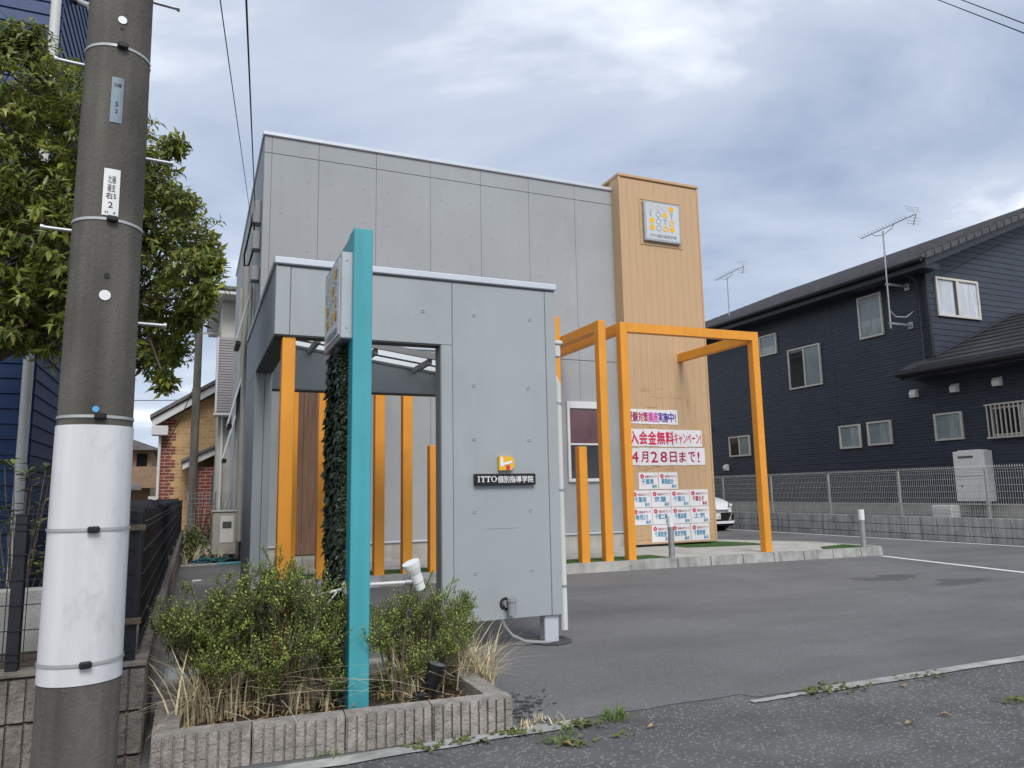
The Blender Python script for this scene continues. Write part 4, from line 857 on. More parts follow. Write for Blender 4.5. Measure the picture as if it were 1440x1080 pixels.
# garden strip behind the front fence
MB_ = MB().box(-3.2, 4.9, .38, -.62, 5.0, .72, .01); tag(MB_.build('garden_wall', 'kerb_concrete'), 'low weathered concrete edging wall behind the black fence', 'wall')
def leafy(name, label, cat, c, rad, n, ls, m, seed, group=None):
    r = random.Random(seed); c = Vector(c); t = thing(name, label, cat, (c.x, c.y, .4), group=group); lf = MB(); sm = MB()
    for k in range(n // 6):
        v = sph(r); tip = c + Vector((v.x * rad, v.y * rad, v.z * rad * 1.5)); sm.tube([(c.x + v.x * .03, c.y, .4), tip], [.005, .003], 4)
        for q in range(6):
            a = q * 1.05 + r.random(); lf.leaf(tip + Vector((0, 0, -.01 * q)), Vector((math.cos(a), math.sin(a), r.uniform(-.1, .6))), Vector((0, 0, 1)), ls * r.uniform(.7, 1.2), ls * .38)
    sm.build('stems', 'bark', t); lf.build('leaves', m, t, kind='stuff')
leafy('garden_shrub', 'broad leaved shrub behind the black fence left of the pole', 'shrub', (-.95, 5.4, 1.0), .34, 260, .1, 'leaf_shrub', 3)
leafy('garden_shrub', 'low leafy shrub growing above the concrete edging wall', 'shrub', (-.72, 5.25, .78), .16, 120, .09, 'leaf_shrub', 5)
# slim steel pole behind fence
tag(MB().tube([(-.42, 5.3, .4), (-.42, 5.3, 2.9)], .017, 10).build('steel_pole', 'galv', smooth=True), 'slim grey steel pole standing behind the fence corner', 'pole')

# ------------------------------------------------------------------ blue house at far left
bh = thing('blue_house', 'blue horizontally sided house behind the tree', 'house', (-4, 9, 0))
BX, BY = -1.30, 7.5
MB().box(-9, BY + .03, 0, BX - .03, 13.0, 7.6).build('core_wall', 'navy_trim', bh)
z = .5; k = 0
fb_ = MB().add([(-4.0, BY + .02, 0), (BX, BY + .02, 0), (BX, BY, .004), (-4.0, BY, .004), (-4, BY + .012, .13), (BX, BY + .012, .13), (BX, BY + .03, .13), (-4, BY + .03, .13)], [(3, 2, 5, 4), (0, 1, 2, 3), (4, 5, 6, 7), (1, 6, 5, 2)]).build('board', 'blue_siding', bh)
sb_ = MB().add([(BX - .02, BY + .001, 0), (BX - .02, 13, 0), (BX, 13, .004), (BX, BY + .001, .004), (BX - .012, BY + .001, .13), (BX - .012, 13, .13), (BX - .03, 13, .13), (BX - .03, BY + .001, .13)], [(2, 3, 4, 5), (0, 3, 2, 1), (5, 4, 7, 6)][::1]).build('board', 'blue_siding', bh)
fb_.location.z = sb_.location.z = .4
for k in range(1, 55):
    share(fb_, 'board', (0, 0, .4 + k * .132), bh); share(sb_, 'board', (0, 0, .4 + k * .132), bh)
dp = onY(52, 350, BY - .09)
d_ = MB().tube([(dp.x, BY - .07, .5), (dp.x, BY - .07, 7.4)], .042, 14).build('downpipe', 'pvc_white', bh, True)
for z in (1.45, 3.0, 4.6, 6.2): MB().tube([(dp.x, BY - .07, z), (dp.x, BY - .07, z + .05)], .05, 14).build('pipe_joint', 'pvc_white', d_, True)
MB().box(BX - .25, 7.1, 7.5, BX + .35, 13.3, 7.62, .02).build('eave', 'navy_trim', bh)
cm_ = onX(118, 8, BX + .1); t = thing('wall_camera', 'small white camera lamp high on the blue house', 'camera', cm_)
MB().box(BX, cm_.y - .03, cm_.z, BX + .05, cm_.y + .03, cm_.z + .06, .01).build('mount', 'black', t); MB().tube([cm_ + Vector((-.05, 0, .03)), cm_ + Vector((.06, -.05, -.03))], [.03, .038], 12).build('body', 'pvc_white', t, True)

# ------------------------------------------------------------------ evergreen tree
def make_tree():
    r = random.Random(21); base = Vector((-2.0, 6.0, .4)); t = thing('evergreen_tree', 'glossy leaved evergreen tree overhanging behind the utility pole', 'tree', base)
    lst = [(20, 110, 75), (95, 130, 62), (150, 200, 70), (60, 230, 100), (160, 310, 95), (238, 320, 62), (272, 385, 38), (222, 430, 60), (120, 420, 95), (25, 360, 95), (195, 492, 40), (235, 495, 32), (-70, 190, 120), (-90, 340, 120), (215, 240, 42), (288, 350, 22), (90, 330, 90), (255, 290, 25), (60, 470, 34), (10, 455, 45), (302, 372, 16), (285, 420, 18), (262, 445, 22), (245, 205, 16), (232, 535, 14), (40, 55, 22), (5, 60, 30)]
    lf = MB(); br = MB()
    fork = Vector((-1.75, 6.0, 1.75))
    br.tube([base - Vector((0, 0, .1)), Vector((-1.95, 6.02, 1.0)), fork], [.085, .07, .058], 10)
    br.tube([fork, Vector((-1.45, 5.95, 2.05)), Vector((-1.0, 5.95, 2.35)), Vector((-.5, 6, 2.7))], [.05, .042, .03, .015], 8)
    br.tube([fork, Vector((-1.6, 6.0, 2.5)), Vector((-1.2, 6.1, 3.3)), Vector((-.9, 6.1, 4.0))], [.05, .04, .028, .014], 8)
    br.tube([fork, Vector((-2.0, 6.1, 2.6)), Vector((-2.2, 6.2, 3.6))], [.05, .035, .015], 8)
    hubs = [Vector((-1.0, 5.95, 2.35)), Vector((-1.2, 6.1, 3.3)), Vector((-2.0, 6.1, 2.6)), Vector((-.5, 6, 2.7)), Vector((-.9, 6.1, 4.0)), Vector((-1.45, 5.95, 2.05))]
    for (u, v, rp_) in lst:
        yy = 6.0 + r.uniform(-.45, .45); c = onY(u, v, yy); rad = rp_ * yy / F_PX
        h_ = min(hubs, key=lambda q: (q - c).length); br.tube([h_, h_.lerp(c, .5) + sph(r) * .08, c], [.018, .012, .007], 6)
        for k in range(int(26 + 720 * rad * rad / .25 * .36)):
            v_ = sph(r).normalized(); f = r.uniform(.2, 1.0) ** .5 * (r.uniform(1.05, 1.35) if r.random() < .16 else 1); tip = c + Vector((v_.x, v_.y * 1.1, v_.z)) * rad * f
            d = (v_ + Vector((0, 0, .25)) + sph(r) * .5).normalized()
            br.tube([tip - d * .16, tip], [.004, .0025], 3, False)
            for q in range(7):
                a = q * 2.4 + r.random(); o = d.orthogonal().normalized(); o = o * math.cos(a) + d.cross(o) * math.sin(a)
                ld = (o * .9 + d * .55 + Vector((0, 0, -.35))).normalized()
                lf.leaf(tip - d * (.02 * (q % 4)), ld, d + Vector((0, 0, .7)) + sph(r) * .35, (.045 + .055 * r.random() ** 1.3), r.uniform(.02, .034), .2)
    br.build('trunk', 'bark', t, True); lf.build('crown', 'leaf_tree', t, kind='stuff')
make_tree()

# ------------------------------------------------------------------ alley behind the building
ac = thing('air_conditioner', 'beige outdoor air conditioner unit at the building side wall', 'air conditioner', (.62, 15.6, .08))
MB().box(.36, 15.3, .12, .80, 16.05, .92, .02).build('cabinet', 'appliance_beige', ac); MB().box(.34, 15.28, .921, .82, 16.07, .945, .006).build('top', 'appliance_beige', ac)
MB().box(.50, 15.29, .35, .74, 15.299, .85).build('side_plate', 'appliance', ac); MB().box(.54, 15.283, .62, .70, 15.2895, .74).build('vent', 'joint_dark', ac)
MB().box(.38, 15.32, .0, .44, 16.03, .12).build('foot', 'black', ac); MB().box(.70, 15.32, .0, .76, 16.03, .12).build('foot', 'black', ac)
gr = MB()
for k in range(9): gr.tube([(.355, 15.38, .2 + k * .075), (.355, 15.95, .2 + k * .075)], .005, 4)
gr.build('grille', 'galv', ac)
bg_ = MB(); r7 = random.Random(4); nn = 14
c0 = gnd(283, 786); vs = []
for j in range(nn + 1):
    for i in range(nn + 1):
        u, v = i / nn * 2 - 1, j / nn * 2 - 1; h_ = max(0, 1 - u * u - v * v) ** .5 * .16; vs.append((c0.x + u * .33 * (1 + .2 * noise.noise(Vector((u * 2, v * 2, 3)))), c0.y + .6 + v * .3, .03 + h_ * (1 + .9 * noise.noise(Vector((u * 3, v * 3, 9)))) ))
bg_.add(vs, [(j * (nn + 1) + i, j * (nn + 1) + i + 1, (j + 1) * (nn + 1) + i + 1, (j + 1) * (nn + 1) + i) for j in range(nn) for i in range(nn)])
tag(bg_.build('plastic_bag', 'plastic_bag'), 'crumpled white plastic bag lying on the alley gravel', 'bag')
hs = MB(); pts = [Vector((.1 + .5 * k / 60 + .12 * math.sin(k * .9), 14.9 + .22 * math.cos(k * .7) + .2 * (k / 60), .04 + .05 * abs(math.sin(k * .45)))) for k in range(60)]
hs.tube(pts, .014, 6); tag(hs.build('garden_hose', 'hose_blue', smooth=True), 'coiled dark blue green hose before the air conditioner', 'hose')
tag(MB().box(.45, 14.55, .0, .86, 14.75, .035, .006).build('rubber_mat', 'mat_blue'), 'flat blue mat strip at the end of the alley asphalt', 'mat')
struct(MB().box(-.15, 14.6, -.02, .86, 14.7, .03, .006).build('alley_kerb', 'kerb_concrete'))
tag(MB().box(.04, 12.0, 0, .16, 12.08, .012).build('paper_scrap', 'white_paint'), 'small white paper scrap on the alley asphalt', 'paper')
dl = thing('drain_cover', 'pale rectangular drain cover set in alley asphalt', 'drain cover', (0, 5.8, 0))
MB().box(-.13, 5.62, -.01, .12, 6.02, .008).build('frame', 'galv', dl); MB().box(-.11, 5.645, 0, .10, 5.995, .012, .003).build('lid', 'drain_lid', dl)
bush('alley_weeds', 'wild green weeds growing along the alley beyond the bag', 'weeds', [((.0, 16.6, .25), .28), ((.25, 17.3, .3), .3), ((.0, 18.0, .4), .3), ((.35, 16.5, .15), .2), ((-.08, 15.8, .2), .18)], [(.1, 17, 0), (.1, 16.2, 0), (.0, 18, 0)], 1400, .09, 'leaf_shrub', None, 8)
grass('dry_stalks', 'tall bare dry stalks in front of the rear mesh gate', [Vector((.35, 18.2, 0)), Vector((.55, 18.0, 0)), Vector((.2, 18.4, 0)), Vector((.65, 18.3, 0))], 60, .6, 2.3, 'bark', .018, 15, .3, cat='plant')
grass('dry_grass', 'pale dry grass bed at the end of the alley', [Vector((x_, y_, 0)) for x_ in (-.1, .1, .3, .5) for y_ in (15.2, 16, 17, 18)], 260, .1, .4, 'straw', .02, 16, .9)
rf = thing('rear_mesh_fence', 'thin grey mesh gate closing the end of the alley', 'fence', (.4, 19.5, 0))
for xk in (-.1, .5, 1.1): MB().tube([(xk, 19.5, 0), (xk, 19.5, 1.35)], .02, 8).build('post', 'galv', rf)
wires([-.1 + k * .08 for k in range(16)], [.1 + k * .12 for k in range(11)], lambda u, z: (u, 19.5, z), .005).build('wire_panel', 'galv', rf, kind='stuff')
# pale tall house with grey lapped wall
gh = thing('cream_house', 'tall cream house with grey lapped bay at the alley end', 'house', (3, 26, 0))
MB().box(.62, 24.3, 0, 6, 30, 7.3).build('wall', 'cream_wall', gh)
bay = MB().box(.5, 23.7, 3.7, 1.6, 24.29, 6.0).build('bay', 'lap_grey', gh)
for k in range(28): MB().add([(.56, 23.685, 3.75 + k * .08), (1.62, 23.685, 3.75 + k * .08), (1.62, 23.70, 3.825 + k * .08), (.56, 23.70, 3.825 + k * .08), (.56, 23.70, 3.75 + k * .08), (1.62, 23.70, 3.75 + k * .08)], [(0, 1, 2, 3), (4, 5, 1, 0)]).build('lap', 'lap_grey', bay)
MB().box(.47, 23.66, 3.62, 1.62, 24.29, 3.69, .01).build('bay_base', 'fascia_white', bay)
MB().box(.50, 23.66, 3.7, .555, 23.699, 6.0, .005).build('bay_trim', 'fascia_white', bay)
rfh = MB().box(.3, 23.5, 7.3, 6.3, 30.3, 7.42, .02).build('eave', 'fascia_white', gh)
MB().box(.25, 23.45, 7.421, 6.35, 30.35, 7.56, .03).build('roof_edge', 'roof_slate', gh)
for xk in (.75, 1.05): MB().tube([(xk, 24.22, 0), (xk, 24.22, 3.62)], .04, 8).build('downpipe', 'pvc_white', gh, True)
MB().box(.85, 24.26, .35, 1.4, 24.301, .75, .01).build('vent_window', 'glass_dark', gh)
# far utility pole
fp = thing('distant_utility_pole', 'distant grey utility pole standing before the brick house', 'utility pole', (-.02, 26.3, 0))
MB().tube([(-.02, 26.3, 0), (-.02, 26.3, 10)], [.14, .10], 14).build('shaft', 'pole_concrete', fp, True)
for z in (6.6, 7.05, 7.4): MB().box(-.75, 26.25, z, .75, 26.31, z + .06).build('crossarm', 'galv', fp)
# brick house
rb = thing('brick_house', 'yellow and red brick gabled house beyond the alley', 'house', (3, 30, 0))
MB().poly_prism([(-1.05, 28, 0), (9, 28, 0), (9, 28, 3.3), (4, 28, 7.0), (-1.05, 28, 3.75)][::-1], (0, 9, 0)).build('gable_wall', 'brick_yellow', rb)
for k in range(16): MB().box(-1.08, 27.96, .2 + k * .23, -.62 if k % 2 else -.74, 28.001, .2 + k * .23 + .222, .004).build('quoin', 'brick_red', rb)
MB().poly_prism([(-1.35, 27.55, 3.58), (4, 27.55, 7.05), (4, 27.55, 7.32), (-1.35, 27.55, 3.84)][::-1], (0, .2, 0)).build('bargeboard', 'fascia_white', rb)
MB().poly_prism([(-1.42, 27.45, 3.85), (4, 27.45, 7.33), (4, 27.45, 7.46), (-1.42, 27.45, 3.98)][::-1], (0, 9.8, 0)).build('roof', 'roof_slate', rb)
MB().box(-1.36, 27.5, 3.3, -.85, 27.95, 3.62, .02).build('eave_return', 'fascia_white', rb)
pch = MB().box(-.03, 27.0, 0, 3, 27.9, 2.2).build('porch', 'brick_red', rb)
MB().poly_prism([(-.35, 26.7, 2.12), (2, 26.7, 3.3), (2, 26.7, 3.5), (-.35, 26.7, 2.34)][::-1], (0, .15, 0)).build('porch_bargeboard', 'fascia_white', pch)
MB().poly_prism([(-.4, 26.6, 2.35), (2, 26.6, 3.51), (2, 26.6, 3.6), (-.4, 26.6, 2.45)][::-1], (0, 1.4, 0)).build('porch_roof', 'roof_slate', pch)
MB().box(.55, 26.97, 1.0, 1.1, 27.01, 1.95).build('porch_arch', 'joint_dark', pch)
MB().tube([(-1.1, 27.85, 0), (-1.1, 27.85, 3.5)], .05, 8).build('downpipe', 'pvc_white', rb, True)
# brown house further back
hb = thing('brown_house', 'brown two storey house with tiled roofs far down the alley', 'house', (-5, 42, 0))
MB().box(-9, 40, 0, -1.9, 46, 3.5).build('wall', 'brown_wall', hb); MB().box(-3.4, 39.2, 1.7, -1.45, 39.99, 2.7).build('balcony', 'brown_wall', hb)
MB().box(-2.55, 39.95, 2.75, -2.1, 39.999, 3.35).build('window', 'glass_dark', hb)
MB().poly_prism([(-9.4, 39.4, 3.5), (-1.4, 39.4, 3.5), (-5.4, 39.4, 5.0)][::-1], (0, 7, 0)).build('roof', 'roof_slate', hb)
MB().poly_prism([(-9, 38.6, 1.6), (-2.2, 38.6, 1.6), (-2.5, 39.9, 2.0), (-9, 39.9, 2.0)], (0, 0, .12)).build('porch_roof', 'roof_slate', hb)
MB().box(-1.9, 38.5, 0, -1.3, 38.6, 1.3).build('gate_wall', 'fascia_white', hb)

# ------------------------------------------------------------------ right boundary wall and fence
BW = 14.8; BH = .50
bw_ = thing('block_wall', 'low grey concrete block wall along the lane', 'wall', (BW, 14, 0))
ref = None
for row in range(3):
    z0, z1 = (-.02, .115, .305)[row], (.112, .302, BH)[row]; ref = None
    yv = 5.0; k = 0
    while yv < 27:
        y2 = yv + .4
        if ref is None: ref = MB().box(BW, yv + .006, z0 + .003, BW + .12, y2 - .006, z1 - .003, .008).build('block', 'block_concrete', bw_); y_ref = yv
        else:
            o = share(ref, 'block', (rnd.uniform(-.002, .003), yv - y_ref, 0), bw_)
        yv = y2
MB().box(BW + .022, 5.0, -.02, BW + .11, 27, BH - .01).build('mortar', 'joint_dark', bw_)
rfn = thing('grey_mesh_fence', 'grey wire mesh fence on top of the block wall', 'fence', (BW + .06, 14, BH))
py = [10.24 + 2.06 * k for k in range(-3, 9)]
for yk in py: MB().box(BW + .04, yk - .022, BH - .02, BW + .085, yk + .022, 1.50, .004).build('post', 'fence_grey', rfn)
pan = None
for a, c_ in zip(py[:-1], py[1:]):
    b = MB(); xw = BW + .03
    n_ = int((c_ - a) / .05)
    for k in range(n_): y = a + .025 + k * .05; b.tube([(xw, y, BH + .04), (xw, y, 1.49), (xw - .02, y, 1.52), (xw, y, 1.56)], .0036, 3, False)
    for z in (BH + .05, .62, .77, .90, 1.03, 1.16, 1.29, 1.42, 1.48): b.tube([(xw - .004, a, z), (xw - .004, c_, z)], .0055, 4, False)
    b.tube([(xw - .02, a, 1.52), (xw - .02, c_, 1.52)], .006, 4, False)
    for z in (.775,): b.box(xw - .01, a + .01, z - .012, xw + .006, c_ - .01, z + .012)
    b.build('wire_panel', 'fence_grey', rfn, kind='stuff')

# ------------------------------------------------------------------ navy house
HX, HY = 16.3, 12.2
nh = thing('navy_house', 'large dark navy sided house behind grey mesh fence', 'house', (19, 15, 0))
MB().box(HX + .03, HY + .04, 0, 23, 24, 6.75).build('core_wall', 'navy_trim', nh)
MB().box(HX + .03, 6.0, 0, 22, HY + .039, 3.85).build('lower_core', 'navy_trim', nh)
MB().box(HX - .0, 6.0, 0, HX + .029, 24, .74).build('foundation', 'concrete', nh)
def siding(y0, y1, z0, z1, nm='siding'):
    b = MB(); z = z0; p = .152
    while z < z1 - .01:
        zt = min(z + p, z1)
        for (za, zb, dx) in ((z + .004, z + p * .5 - .003, .0), (z + p * .5 + .003, zt, .004)):
            if zb > za: b.add([(HX + dx, y0, za), (HX + dx, y1, za), (HX + .006 + dx, y1, zb), (HX + .006 + dx, y0, zb), (HX + .029, y0, za), (HX + .029, y1, za)], [(0, 3, 2, 1), (0, 1, 5, 4)])
        z = zt
    b.build(nm, 'navy_siding', nh)
for a, c_ in ((6.0, 9.1), (9.11, 12.19), (12.2, 15.2), (15.21, 18.2), (18.21, 21.2), (21.21, 24)): siding(a, c_, .75, 3.86 if c_ < 12.195 else 6.7)
b = MB(); z = 3.9
def rk(x): return 6.62 + .39 * (x - 15.95)
while z < 9.5:
    zt = z + .15; xa = HX if z < rk(HX) - .1 else 15.95 + (zt - 6.62) / .39
    b.add([(xa, HY, z + .004), (23, HY, z + .004), (23, HY + .01, zt), (xa, HY + .01, zt), (xa, HY + .03, z + .004), (23, HY + .03, z + .004)], [(0, 1, 2, 3), (4, 5, 1, 0)]); z = zt
b.build('gable_siding', 'navy_siding', nh)
MB().poly_prism([(HX, HY + .041, 6.7), (23, HY + .041, 6.7), (23, HY + .041, rk(23) - .02)][::-1], (0, 11, 0)).build('gable_core', 'navy_trim', nh)
MB().box(HX - .035, HY - .03, 3.9, HX + .05, HY + .06, 6.7, .006).build('corner_trim', 'navy_trim', nh)
# upper roof
rfu = MB().poly_prism([(15.72, HY - .45, rk(15.72)), (24, HY - .45, rk(24)), (24, HY - .45, rk(24) + .09), (15.72, HY - .45, rk(15.72) + .09)][::-1], (0, 13, 0)).build('roof', 'roof_slate', nh)
MB().poly_prism([(15.78, HY - .43, rk(15.78) - .22), (24, HY - .43, rk(24) - .22), (24, HY - .43, rk(24) - .002), (15.78, HY - .43, rk(15.78) - .002)][::-1], (0, .05, 0)).build('bargeboard', 'navy_trim', rfu)
xx = 15.76
while xx < 23.5:
    zt = rk(xx) + .092; MB().add([(xx, HY - .50, zt - .13), (xx + .26, HY - .50, zt - .13 + .1), (xx + .26, HY - .50, zt + .105), (xx, HY - .50, zt + .03), (xx, HY - .2, zt - .13), (xx + .26, HY - .2, zt - .03), (xx + .26, HY - .2, zt + .105), (xx, HY - .2, zt + .03)], [(0, 1, 2, 3), (7, 6, 5, 4), (3, 2, 6, 7), (0, 3, 7, 4), (1, 5, 6, 2), (0, 4, 5, 1)]).build('verge_tile', 'verge_tile', rfu); xx += .30
for k in range(20):       # courses of the roof tiles
    xa = 15.74 + k * .41; MB().box(xa, HY - .19, rk(xa) + .091, xa + .03, HY + 12.5, rk(xa) + .125).build('tile_course', 'roof_slate', rfu)
MB().tube([(15.66, HY - .42, rk(15.7) - .03), (15.66, HY + 12.4, rk(15.7) - .03)], .065, 10).build('gutter', 'black', nh, True)
MB().box(15.74, HY - .4, rk(15.74) - .24, HX - .001, HY + 12.4, rk(15.74) - .1).build('soffit', 'navy_trim', nh)
MB().tube([(15.7, HY + .25, 6.45), (16.0, HY + .25, 6.35), (HX - .07, HY + .2, 6.15), (HX - .07, HY + .2, 4.1)], .035, 8).build('downpipe', 'navy_trim', nh, True)
# lower roof
def lk(x): return 3.83 + .41 * (x - 15.55)
MB().poly_prism([(15.6, 5.5, lk(15.6)), (19.6, 5.5, lk(19.6)), (19.6, 5.5, lk(19.6) + .08), (15.6, 5.5, lk(15.6) + .08)][::-1], (0, HY - 5.5 - .002, 0)).build('lower_roof', 'lower_slate', nh)
MB().poly_prism([(15.6, HY, lk(15.6)), (HX - .04, HY, lk(HX - .04)), (HX - .04, HY, lk(HX - .04) + .08), (15.6, HY, lk(15.6) + .08)][::-1], (0, .45, 0)).build('lower_roof', 'lower_slate', nh)
for k in range(10):
    xa = 15.66 + k * .39; MB().box(xa, 5.5, lk(xa) + .081, xa + .03, HY - .004, lk(xa) + .112).build('tile_course', 'lower_slate', nh)
MB().tube([(HX + .0, HY - .04, lk(HX) + .1), (19.6, HY - .04, lk(19.6) + .1)], .035, 8).build('flashing', 'navy_trim', nh, True)
MB().tube([(15.55, 5.5, lk(15.55) - .02), (15.55, HY + .46, lk(15.55) - .02)], .06, 10).build('gutter', 'black', nh, True)
MB().box(15.62, 5.5, lk(15.62) - .16, HX - .001, HY + .42, lk(15.62) - .06).build('soffit', 'navy_trim', nh)
# windows
def win_side(y0, y1, z0, z1, m, split=False, m2=None):
    wd_ = MB().box(HX - .012, y0 + .03, z0 + .03, HX - .002, y1 - .03, z1 - .03).build('window', m, nh); f = .045
    if m2: MB().box(HX - .016, y0 + .035, z0 + .035, HX - .0125, (y0 + y1) / 2, z1 - .035).build('pane', m2, wd_)
    for (a, b_, c_, d_) in ((y0, y0 + f, z0, z1), (y1 - f, y1, z0, z1), (y0 + f + .0005, y1 - f - .0005, z0, z0 + f), (y0 + f + .0005, y1 - f - .0005, z1 - f, z1)): MB().box(HX - .05, a, c_, HX + .01, b_, d_, .004).build('frame', 'champagne', wd_)
    if not split: MB().box(HX - .0165, y0 + .05, z0 + .05, HX - .0125, y1 - .05 - (y1 - y0) * (.0 if z0 > 4 else .45), z0 + (z1 - z0) * (.42 if z0 > 4 else .93)).build('curtain', 'glass_curtain', wd_)
    if split: MB().box(HX - .046, (y0 + y1) / 2 - .025, z0 + f, HX - .017, (y0 + y1) / 2 + .025, z1 - f, .004).build('mullion', 'champagne', wd_)
win_side(17.33, 18.07, 5.25, 5.89, 'glass_frost'); win_side(15.65, 16.9, 4.05, 5.25, 'glass_dark', True, 'glass_frost'); win_side(13.49, 14.24, 5.05, 6.19, 'glass_frost')
win_side(14.5, 15.2, 2.19, 2.82, 'glass_frost'); win_side(13.53, 14.27, 2.22, 2.84, 'glass_frost'); win_side(11.62, 12.33, 2.21, 2.86, 'glass_frost'); win_side(18.8, 19.8, 2.2, 2.86, 'glass_dark', True, 'glass_frost')
win_side(9.6, 10.93, 2.22, 2.86, 'glass_dark', True, 'glass_frost')
gl = thing('window_grille', 'aluminium bar grille over a ground floor window of navy house', 'grille', (HX - .1, 10.2, 2.2))
for k in range(15): MB().box(HX - .11, 9.56 + k * .1, 2.2, HX - .09, 9.585 + k * .1, 2.9).build('bar', 'champagne', gl)
for z in (2.17, 2.9): MB().box(HX - .12, 9.52, z, HX - .051, 11.02, z + .035).build('rail', 'champagne', gl)
wd_ = MB().box(16.65, HY - .012, 5.32, 18.1, HY - .002, 6.22).build('window', 'curtain', nh)
for bx in ((16.6, 5.27, 16.66, 6.27), (18.09, 5.27, 18.15, 6.27), (16.6605, 5.27, 18.0895, 5.33), (16.6605, 6.21, 18.0895, 6.27)): MB().box(bx[0], HY - .05, bx[1], bx[2], HY - .001, bx[3], .004).build('frame', 'champagne', wd_)
MB().box(17.33, HY - .048, 5.33, 17.42, HY - .013, 6.21, .004).build('mullion', 'champagne', wd_); MB().box(17.25, HY - .02, 5.33, 17.33, HY - .0125, 6.21).build('pane', 'glass_dark', wd_)
for i, (y, z, lb) in enumerate(((12.78, 3.41, 'below the lower roof end'), (11.71, 3.40, 'above the single frosted window'), (10.7, 3.41, 'above the barred window'), (19.99, 1.86, 'low on the wall behind the white car'), (20.8, 3.23, 'beside the tan tower edge'))):
    t = thing('vent_hood', 'white rounded wall vent hood ' + lb, 'vent', (HX, y, z), group='vent hoods on the navy house')
    b = MB(); prof = [(0, -.09), (-.10, -.09), (-.125, -.02), (-.11, .05), (-.06, .10), (0, .11)]
    b.poly_prism([(HX + p, y - .085, z + q) for p, q in prof], (0, .17, 0)); b.build('hood', 'appliance', t); MB().box(HX - .095, y - .07, z - .095, HX - .01, y + .07, z - .089).build('opening', 'joint_dark', t)
# yagi antennas
def antenna(label, base, top, L, dirv, brackets):
    base = Vector(base); top = Vector(top); t = thing('tv_antenna', label, 'antenna', base, group='television antennas'); d = Vector(dirv).normalized(); s_ = d.cross(Vector((0, 0, 1))).normalized()
    MB().tube([base, top], .02, 8).build('mast', 'galv', t, True)
    a = top - d * L * .42; e_ = top + d * L * .58; a.z += .06; e_.z += .06
    MB().tube([a, e_], .014, 6).build('boom', 'galv', t)
    n_ = 16
    for k in range(n_):
        p = a.lerp(e_, k / (n_ - 1) * .86); 
        for sg_ in (-1, 1): MB().tube([p, p + s_ * sg_ * .09 + Vector((0, 0, .05))], .006, 4).build('element', 'galv', t)
    for zz_ in (-1, 1):
        q = e_ + Vector((0, 0, zz_ * .24)) - d * .08
        MB().tube([e_ + d * .04, q], .012, 5).build('reflector_arm', 'galv', t)
        for f in (.35, .6, .85): p = e_.lerp(q, f); MB().tube([p - s_ * .2, p + s_ * .2], .006, 4).build('element', 'galv', t)
    MB().tube([top + Vector((0, 0, -.1)), top + d * .3 + Vector((0, 0, -.02)), top + d * .36 + Vector((0, 0, .05))], .01, 5).build('brace', 'galv', t)
    MB().tube([top + Vector((0, 0, -.1)), top - d * .3 + Vector((0, 0, -.02)), top - d * .36 + Vector((0, 0, .05))], .01, 5).build('brace', 'galv', t)
    for z in brackets:
        MB().box(base.x - .02, base.y - .03, z, HX + .0, base.y - .005, z + .05).build('bracket', 'galv', t); MB().box(base.x - .02, base.y + .005, z, HX + .0, base.y + .03, z + .05).build('bracket', 'galv', t); MB().box(HX - .03, base.y - .07, z - .06, HX + .005, base.y + .07, z + .11).build('bracket_plate', 'galv', t)
    return t
ax = 15.58
antenna('tall television antenna bracketed to the navy house wall', (ax, 13.05 * ax / 16.0, onX(1253, 462, ax).z), (ax, 13.02 * ax / 16.0, onX(1242, 325, ax).z), 1.75, (-.12, -.99, .0), (onX(1251, 400, ax).z, onX(1253, 456, ax).z))
rzA = rk(17.2) + .1
antenna('small television antenna on the far roof slope of navy house', (17.2, 20.5, rzA - .05), (17.2, 20.5, rzA + 1.45), 1.75, (-.12, -.99, .0), ())
wc = thing('antenna_cable', 'grey cable looping from antenna mast to house wall', 'cable', (ax, 12.7, 5.4))
MB().tube([(ax, 12.7, 5.45), (ax + .2, 12.7, 5.3), (ax + .5, 12.65, 5.3), (HX - .01, 12.6, 5.45)], .012, 6).build('cable', 'pvc_white', wc, True)
# water heater and utility boxes
wh = thing('water_heater', 'white wall mounted water heater on navy house', 'water heater', (HX - .15, 11.36, .8))
MB().box(HX - .30, 11.02, .80, HX - .001, 11.75, 1.92, .012).build('cabinet', 'appliance', wh); MB().box(HX - .27, 11.1, 1.921, HX - .02, 11.65, 1.945, .006).build('top', 'appliance', wh)
MB().box(HX - .312, 11.27, 1.77, HX - .301, 11.62, 1.81).build('exhaust', 'joint_dark', wh); MB().box(HX - .308, 11.04, 1.36, HX - .3005, 11.73, 1.372).build('seam', 'pvc_grey', wh); MB().box(HX - .31, 11.55, 1.13, HX - .3005, 11.6, 1.15).build('latch', 'black', wh)
for k in range(5): MB().tube([(HX - .1, 11.12 + k * .12, .8), (HX - .1, 11.12 + k * .12, .1)], .022, 8).build('pipe', 'pvc_grey', wh, True)
ub = thing('utility_box', 'small white slatted box behind fence below the water heater', 'box', (15.9, 12.0, .3))
MB().box(15.75, 11.72, .0, 16.05, 12.22, .72, .02).build('cabinet', 'appliance', ub)
for k in range(5): MB().box(15.742, 11.76, .3 + k * .08, 15.7495, 12.18, .33 + k * .08).build('slat', 'white_paint', ub)
# ground strip of the neighbour
struct(MB().box(BW + .121, 5, -.02, HX - .001, 27, .1).build('neighbour_yard', 'soil_ground'))

